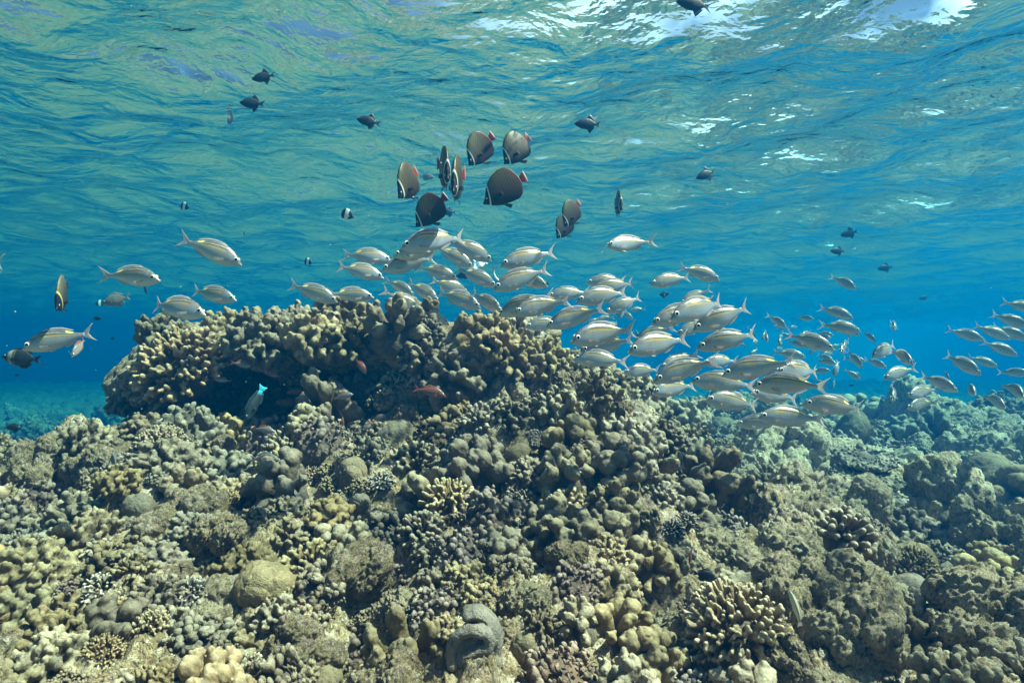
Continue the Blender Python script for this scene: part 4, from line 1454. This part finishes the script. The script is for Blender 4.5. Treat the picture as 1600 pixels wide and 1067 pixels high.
G_B = 'red tailed brown fish in midwater'
for hx, hy, tx, ty, yw, lb in [
 (749,308,826,282,0,'largest red-tailed brown fish, white bar behind its black face'),
 (643,345,702,314,0,'dark red-tailed fish lowest on the left of its group'),
 (621,305,657,264,38,'leftmost red-tailed fish, turned half towards the camera'),
 (727,253,771,215,22,'topmost red-tailed fish left of its twin, near the water surface'),
 (781,250,833,214,15,'topmost red-tailed fish on the right, just over the largest one'),
 (703,284,688,246,60,'narrow dark disc fish turned away, left of an edge-on pair'),
 (709,302,717,262,62,'edge-on disc fish heading down with orange tail at its right'),
 (875,348,910,320,20,'small red-tailed fish right of the group, upper of a close pair'),
 (864,366,899,344,20,'small disc fish half hidden, lower of a close pair'),
 (967,334,965,304,68,'thin edge-on disc fish alone above the single silver fish')]:
    put_fish('butterfly', hx + 3, hy + 5, tx - 3, ty - 7, .165, lb, 'butterflyfish', G_B, yw, None, 0.0, None if yw < 50 else {703: 1.75, 709: 1.6, 967: 2.9}[hx])
put_fish('collared', 108, 480, 86, 440, .15, 'collared fish with a yellow line, nose down at far left', 'butterflyfish', None, 50, None, 0.0, 1.9)
put_fish('damselbar', 3, 557, 66, 562, .15, 'dark oval fish with a pale band, cut near the left edge', 'fish')
G_T = 'dark triggerfish under the surface'
for hx, hy, tx, ty, L, lb in [
 (393,124,431,117,.1,'upper dark silhouette fish of two at upper left'),
 (374,160,415,163,.105,'lower dark silhouette fish of two at upper left'),
 (557,186,595,193,.1,'dark silhouette fish between the upper left pair and the red-tailed group'),
 (897,193,940,195,.115,'dark silhouette fish below the long bright ripple, tail right'),
 (1056,2,1114,10,.11,'dark fish cut by the top edge'),
 (1087,279,1120,266,.13,'dark silhouette fish alone right of centre, head down'),
 (1313,368,1341,361,.14,'upper dark fish of a small faded pair at right'),
 (1297,392,1322,393,.14,'lower dark fish of a small faded pair at right'),
 (1371,420,1395,417,.15,'faded dark fish right of the small faded pair'),
 (688,331,713,332,.15,'bluish faint fish behind the lowest red-tailed fish'),
 (1436,467,1452,464,.15,'tiny faint dark fish in open water on the right'),
 (1030,461,1050,458,.14,'tiny faint dark fish between the pair crossing tails and the right school')]:
    put_fish('trigger', hx, hy, tx, ty, L, lb, 'triggerfish', G_T, 0)
put_fish('trigger', 359, 196, 363, 175, .1, 'small narrow dark fish nose down at upper left', 'triggerfish', G_T, 30)
put_fish('greyfish', 679, 277, 655, 276, .12, 'faint roundish grey fish behind the leftmost red-tailed one', 'fish')
G_P = 'black and white banded fish'
for hx, hy, tx, ty, yw, lb in [
 (554,338,530,332,0,'largest black and white banded fish, left of the red-tailed group'),
 (297,324,279,321,10,'black and white banded fish high over the highest left striped fish'),
 (385,367,378,362,55,'tiny banded fish, left of two side by side'),
 (421,366,416,364,55,'tiny banded fish, right of two side by side'),
 (489,410,473,408,10,'banded fish above the leftmost fish of the main school'),
 (149,474,163,474,10,'banded fish close to the grey fish at far left')]:
    put_fish('pyramid', hx, hy, tx, ty, .085, lb, 'butterflyfish', G_P, yw)
for key, hx, hy, tx, ty, L, yw, lb, cat in [
 ('greyfish',160,474,204,463,.14,0,'dim grey fish behind the banded one at far left','fish'),
 ('damsel',229,448,227,462,.07,40,'small black fish under the pale fish at far left','damselfish'),
 ('damsel',159,497,143,498,.07,0,'small dark fish left of the ledge, level with its top','damselfish'),
 ('damsel',265,502,279,501,.07,0,'small dark fish just left of the lone coral turret','damselfish'),
 ('damsel',180,527,171,531,.06,0,'tiny dark fish in blue water left of the ledge','damselfish'),
 ('greysoldier',124,557,126,527,.1,50,'brownish fish facing the camera under the pinkish striped fish','fish'),
 ('damsel',9,666,35,670,.07,0,'black fish low at the left edge over the far coral heads','damselfish'),
 ('damsel',22,586,33,585,.06,0,'tiny dark fish at the left edge above the far reef','damselfish'),
 ('damsel',38,332,48,330,.08,0,'faint dark speck of a fish at the upper left edge','fish'),
 ('greyfish',504,481,484,475,.08,20,'small grey fish under the leftmost fish of the main school','fish'),
 ('greyfish',558,489,577,496,.08,0,'small dark grey fish just above the ledge, left of the summit','fish'),
 ('damsel',1036,466,1036,455,.09,60,'small blue-black fish facing the camera with fins spread wide','fish'),
 ('damsel',712,432,738,428,.14,0,'dark brown fish half hidden inside the school','fish'),
 ('damsel',842,441,862,444,.12,20,'dark fish behind the tails in the middle of the school','fish'),
 ('damsel',710,513,694,516,.05,20,'small black fish resting against the ledge top','damselfish'),
 ('damsel',1488,632,1472,631,.1,0,'small olive fish under the trio, over the right reef','fish'),
 ('damsel',1326,602,1337,601,.1,0,'small dark fish below the distant shoal','fish'),
 ('damsel',1560,655,1553,663,.12,20,'faint dark fish over the right reef near the edge','fish')]:
    put_fish(key, hx, hy, tx, ty, L, lb, cat, None, yw)


def reef_fish(key, hx, hy, tx, ty, Y, label, cat='fish', group=None, yaw=0, var=None):
    """a fish close to the reef: here the distance is known and gives its length"""
    px = math.hypot(hx - tx, hy - ty)
    return put_fish(key, hx, hy, tx, ty, px * Y / F / max(.2, math.cos(R(yaw))), label, cat, group, yaw, var)


G_S = 'red fish sheltering under the ledge'
for key, hx, hy, tx, ty, Y, yw, lb in [
 ('soldier',290,612,232,604,2.42,0,'red fish with dark gill bar, leftmost under the ledge'),
 ('greysoldier',393,572,361,566,2.35,0,'whitish fish with red fins under the ledge, near the left'),
 ('greysoldier',334,591,362,596,2.4,10,'dim pale fish under the ledge between the leftmost red and the whitish one'),
 ('soldier',412,580,443,590,2.38,0,'red fish facing left right of the whitish one'),
 ('soldier',433,566,450,572,2.45,20,'dusky red fish highest under the ledge'),
 ('greysoldier',502,580,472,588,2.36,10,'grey fish with red tail beside the shaded finger coral'),
 ('soldier',480,612,508,622,2.38,15,'bright red fish left of the striped grey one'),
 ('soldier',448,613,478,610,2.45,0,'dim red fish at the back of the hollow centre'),
 ('soldier',430,628,470,632,2.5,0,'darkest red fish deep in the hollow'),
 ('greysoldier',552,615,518,624,2.36,0,'striped grey fish with red tail below the shaded finger coral'),
 ('soldier',538,668,532,640,2.34,30,'red fish nose down at the lip of the hollow'),
 ('greysoldier',566,672,586,660,2.3,0,'left fish of a grey pair over the lavender crust'),
 ('greysoldier',602,647,580,660,2.3,0,'right fish of a grey pair over the lavender crust'),
 ('soldier',573,584,553,558,2.38,0,'red and white fish nose down at the right of the shaded finger coral'),
 ('soldier',697,618,646,606,2.36,0,'large dull red fish facing right under the big round cluster'),
 ('greysoldier',637,570,623,582,2.4,20,'grey fish with red tail in shade below the summit clump'),
 ('soldier',738,638,778,652,2.45,0,'faint red fish in the black of the hollow, right end')]:
    reef_fish(key, hx, hy, tx, ty, Y + (.1 if max(hx, tx) < 520 else -.02), lb, 'soldierfish', G_S, yw)
for key, hx, hy, tx, ty, Y, yw, lb, cat in [
 ('parrot',388,655,408,603,2.3,20,'blue-tailed parrotfish standing on its head at the hollow','parrotfish'),
 ('greysoldier',430,674,394,669,2.2,0,'grey fish over the knobs right of the blue-tailed fish','fish'),
 ('greyfish',437,718,390,717,2.0,0,'large dim grey fish over the slope below the blue tail','fish'),
 ('damsel',465,783,424,758,1.85,0,'black damselfish in mid slope at left','damselfish'),
 ('damsel',485,897,513,889,1.55,0,'flat black fish lying low over the lower middle rubble','damselfish'),
 ('soldier',736,828,778,846,1.68,10,'dusky fish with red fins below the stout finger coral','soldierfish'),
 ('greyfish',972,922,932,893,1.5,0,'grey-purple fish with spread fins in front of the pink crevice','fish'),
 ('damsel',1120,903,1082,894,1.55,0,'black fish beside the drooping golden lobes','damselfish'),
 ('soldier',1076,880,1082,848,1.6,20,'small dusky red fish upright by the drooping lobes','soldierfish'),
 ('whiteblack',913,744,898,735,1.85,0,'little white and black fish in the gap behind the bright lobes','damselfish'),
 ('greysoldier',885,764,906,748,1.85,20,'pale fish in shade under the bright lobes','fish'),
 ('sergeant',984,659,953,643,2.5,0,'yellow-tailed pale fish beside the spiky finger plate','fish'),
 ('slender',1234,922,1256,984,1.2,0,'slender pale fish hanging nose up before the pitted boulder','wrasse'),
 ('duskparrot',1499,772,1541,736,2.9,15,'dusky blue fish head down on the right, by the pale rounded coral','parrotfish'),
 ('whiteblack',676,688,694,686,2.2,10,'small fish, pale in front and black behind, at the lip of the hollow','damselfish'),
 ('greyfish',826,850,812,838,1.6,20,'small dark grey fish left of the pink crevice','fish'),
 ('greyfish',1352,792,1334,790,2.9,10,'pale fish in the shadow under the lowest stacked plate','fish'),
 ('damsel',1062,640,1050,652,3.0,20,'black fish on the right slope beside the spiky plate','damselfish'),
 ('damsel',1038,655,1046,645,3.0,0,'second black fish on the right slope, left of its twin','damselfish'),
 ('damsel',1020,612,1012,604,2.6,20,'deep blue fish under the lowest left fish of the right school','damselfish'),
 ('soldier',1036,700,1024,690,2.4,20,'red fish low behind the golden lobes','soldierfish'),
 ('greyfish',1136,632,1142,652,3.2,40,'small pale fish over the hazy ribbed dome','fish'),
 ('greyfish',182,735,172,705,1.95,50,'yellow-edged dark fish upright at left before the rubble','fish'),
 ('damsel',190,760,178,775,1.9,30,'black fish in the dark gap at left of the slope','damselfish')]:
    reef_fish(key, hx, hy, tx, ty, Y, lb, cat, None, yw)
# ------------------------------------------------------------------ the water surface seen from below
H = 1.55
wr = np.concatenate([np.geomspace(.1, 2.2, 40)[:-1], np.geomspace(2.2, 16, 420)[:-1], np.geomspace(16, 44, 60)])
X, Y, FC = polar(50, 0.2, 60, wr)
wz = np.zeros(len(X))
wrng = np.random.default_rng(5)
NW = 46
for k in range(NW):
    lam = 2.6 * (0.04 ** (k / (NW - 1)))
    th = R(58) + wrng.normal() * (.38 + .035 * k)
    ph = wrng.random() * 6.28
    amp = .085 * lam / 6.28 / math.sqrt(NW) * (3.8 if lam > .6 else 1.4)
    arg = (X * math.cos(th) + Y * math.sin(th)) * 2 * math.pi / lam + ph
    arg = arg + .6 * np.sin((X * math.sin(th) - Y * math.cos(th)) * 2 * math.pi / (lam * 2.3) + ph * 3)
    fade = np.clip(1.3 - np.hypot(X, Y) * .012 / lam, 0, 1)
    wz += fade * amp * (np.sin(arg) + .22 * np.sin(2 * arg + 1.2))
PW = np.stack([X, Y, np.full(len(X), 3.3)], 1)
wz += .02 * fbm(PW * (1, 1.5, 1), .9, 4, .5, 4.)
wt = NT('water_surface')
tcw = wt.n('ShaderNodeTexCoord').outputs['Object']
mp = wt.n('ShaderNodeMapping')
mp.inputs['Rotation'].default_value = (0, 0, R(25))
mp.inputs['Scale'].default_value = (1.0, 1.25, 1.0)
wt.put(mp.inputs['Vector'], tcw)
w1 = wt.noise(mp.outputs[0], 4.0, 3, 0.42, 0.6)
w2 = wt.noise(mp.outputs[0], 22.0, 2, 0.4, 0.5)
hh = wt.math('ADD', w1, wt.math('MULTIPLY', w2, .14))
wb = wt.n('ShaderNodeBump', Strength=1.0, Distance=0.05, Height=hh)
fr = wt.n('ShaderNodeFresnel', IOR=1.333)
wt.put(fr.inputs['Normal'], wb.outputs[0])
gl = wt.n('ShaderNodeBsdfGlossy', Roughness=0.04, Color=(1, 1, 1, 1))
wt.put(gl.inputs['Normal'], wb.outputs[0])
# caustic dapple painted into the surface's transparency, patterning the sunlight below
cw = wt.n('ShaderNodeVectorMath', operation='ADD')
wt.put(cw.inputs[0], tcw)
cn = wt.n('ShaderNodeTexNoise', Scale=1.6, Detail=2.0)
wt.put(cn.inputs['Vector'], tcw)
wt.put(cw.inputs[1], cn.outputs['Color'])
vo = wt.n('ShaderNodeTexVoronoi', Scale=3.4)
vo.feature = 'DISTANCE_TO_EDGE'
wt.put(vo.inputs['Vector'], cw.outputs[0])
painted_net = wt.ramp(vo.outputs['Distance'], [(0.0, 1.0), (0.08, .80), (0.3, .5)])
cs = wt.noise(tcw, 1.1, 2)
painted_net = wt.mix(wt.ramp(cs, [(.38, 0.0), (.68, .7)]), painted_net, (1.0, 1.0, 1.0))
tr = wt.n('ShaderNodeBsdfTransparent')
wt.put(tr.inputs['Color'], painted_net)
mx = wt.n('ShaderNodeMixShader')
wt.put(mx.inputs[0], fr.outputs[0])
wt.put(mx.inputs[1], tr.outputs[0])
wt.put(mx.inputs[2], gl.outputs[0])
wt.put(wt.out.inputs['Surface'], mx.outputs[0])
water_me = mesh_np('water', np.stack([X, Y, H + wz], 1), FC[:, ::-1], wt.m)
if water_me.polygons[len(water_me.polygons) // 2].normal.z < 0:
    water_me.flip_normals()
water = link(bpy.data.objects.new('water', water_me))
tag(water, kind='structure')

# ------------------------------------------------------------------ the blue of the sea: one box of even haze
hz = NT('sea_haze')
pv = hz.n('ShaderNodeVolumePrincipled')
pv.inputs['Color'].default_value = (0.0, 0.074, 0.215, 1)
pv.inputs['Absorption Color'].default_value = (0.0, 0.39, 0.55, 1)
pv.inputs['Density'].default_value = 0.185
pv.inputs['Anisotropy'].default_value = 0.3
hz.put(hz.out.inputs['Volume'], pv.outputs['Volume'])
lo, hi = (-46, -46, -3.2), (46, 46, H + .55)
bmh = bmesh.new()
bmesh.ops.create_cube(bmh, size=1.0, matrix=Matrix.Translation([(a + b) / 2 for a, b in zip(lo, hi)]) @ Matrix.Diagonal((*[b - a for a, b in zip(lo, hi)], 1)))
hme = bpy.data.meshes.new('haze')
bmh.to_mesh(hme)
bmh.free()
hme.materials.append(hz.m)
haze = link(bpy.data.objects.new('haze', hme))
tag(haze, kind='stuff')

# ------------------------------------------------------------------ specks drifting in the water
sb = bmesh.new()
for _ in range(170):
    c = at(_er.uniform(-100, 1700), _er.uniform(-40, 700), _er.uniform(1.0, 3.4))
    if c.z > H - .15: continue
    bmesh.ops.create_icosphere(sb, subdivisions=1, radius=_er.uniform(.0006, .0015), matrix=Matrix.Translation(c))
sme = bpy.data.meshes.new('drifting_specks')
sb.to_mesh(sme)
sb.free()
st = NT('speck')
st.put(st.out.inputs['Surface'], st.n('ShaderNodeBsdfDiffuse', Color=(.7, .7, .68, 1)).outputs[0])
sme.materials.append(st.m)
tag(link(bpy.data.objects.new('drifting_specks', sme)), kind='stuff')
# a pale blue scrap behind the school
gx, gy = np.meshgrid(np.linspace(-.045, .045, 22), np.linspace(-.03, .03, 16))
Q = np.stack([gx.ravel(), 0 * gx.ravel(), gy.ravel()], 1)
Q[:, 1] = .022 * fbm(Q, 28, 3, .6, 8.)
Q[:, 2] += .012 * perlin(Q * 30 + 4)
Q[:, 0] += .010 * perlin(Q * 24 + 14)
gf = grid_faces(16, 22)
Q2 = np.concatenate([Q, Q + (0, .0016, 0)])
sf = np.concatenate([gf, gf[:, ::-1] + len(Q)])
pm = NT('pale_blue_film')
pp = pm.n('ShaderNodeBsdfPrincipled', Roughness=.3)
pp.inputs['Base Color'].default_value = (.55, .75, .85, 1)
pm.put(pm.out.inputs['Surface'], pp.outputs[0])
scrap = link(bpy.data.objects.new('drifting_scrap', mesh_np('drifting_scrap', Q2, sf, pm.m)))
scrap.location = at(744, 410, 2.75)
scrap.rotation_euler = (0, R(35), R(10))
tag(scrap, 'pale blue crumpled scrap trailing a strip, behind the middle of the school', 'scrap')
q = []
for k in range(16):
    t = k / 15
    for s_ in (-1, 1):
        for d in (0, .0016):
            q.append(at(771 + 9 * (t - .35) ** 2 * 4 + s_ * 2.2, 414 + 30 * t, 2.78) + Vector((0, d + .004 * math.sin(t * 5), 0)))
f_ = []
for k in range(15):
    a = k * 4
    f_ += [(a, a + 2, a + 6, a + 4), (a + 1, a + 5, a + 7, a + 3), (a, a + 4, a + 5, a + 1), (a + 2, a + 3, a + 7, a + 6)]
strip = bpy.data.objects.new('strip', mesh_np('strip', [tuple(v) for v in q], f_, pm.m))
link(strip)
strip.parent = scrap
bpy.context.view_layer.update()
strip.matrix_parent_inverse = scrap.matrix_world.inverted()
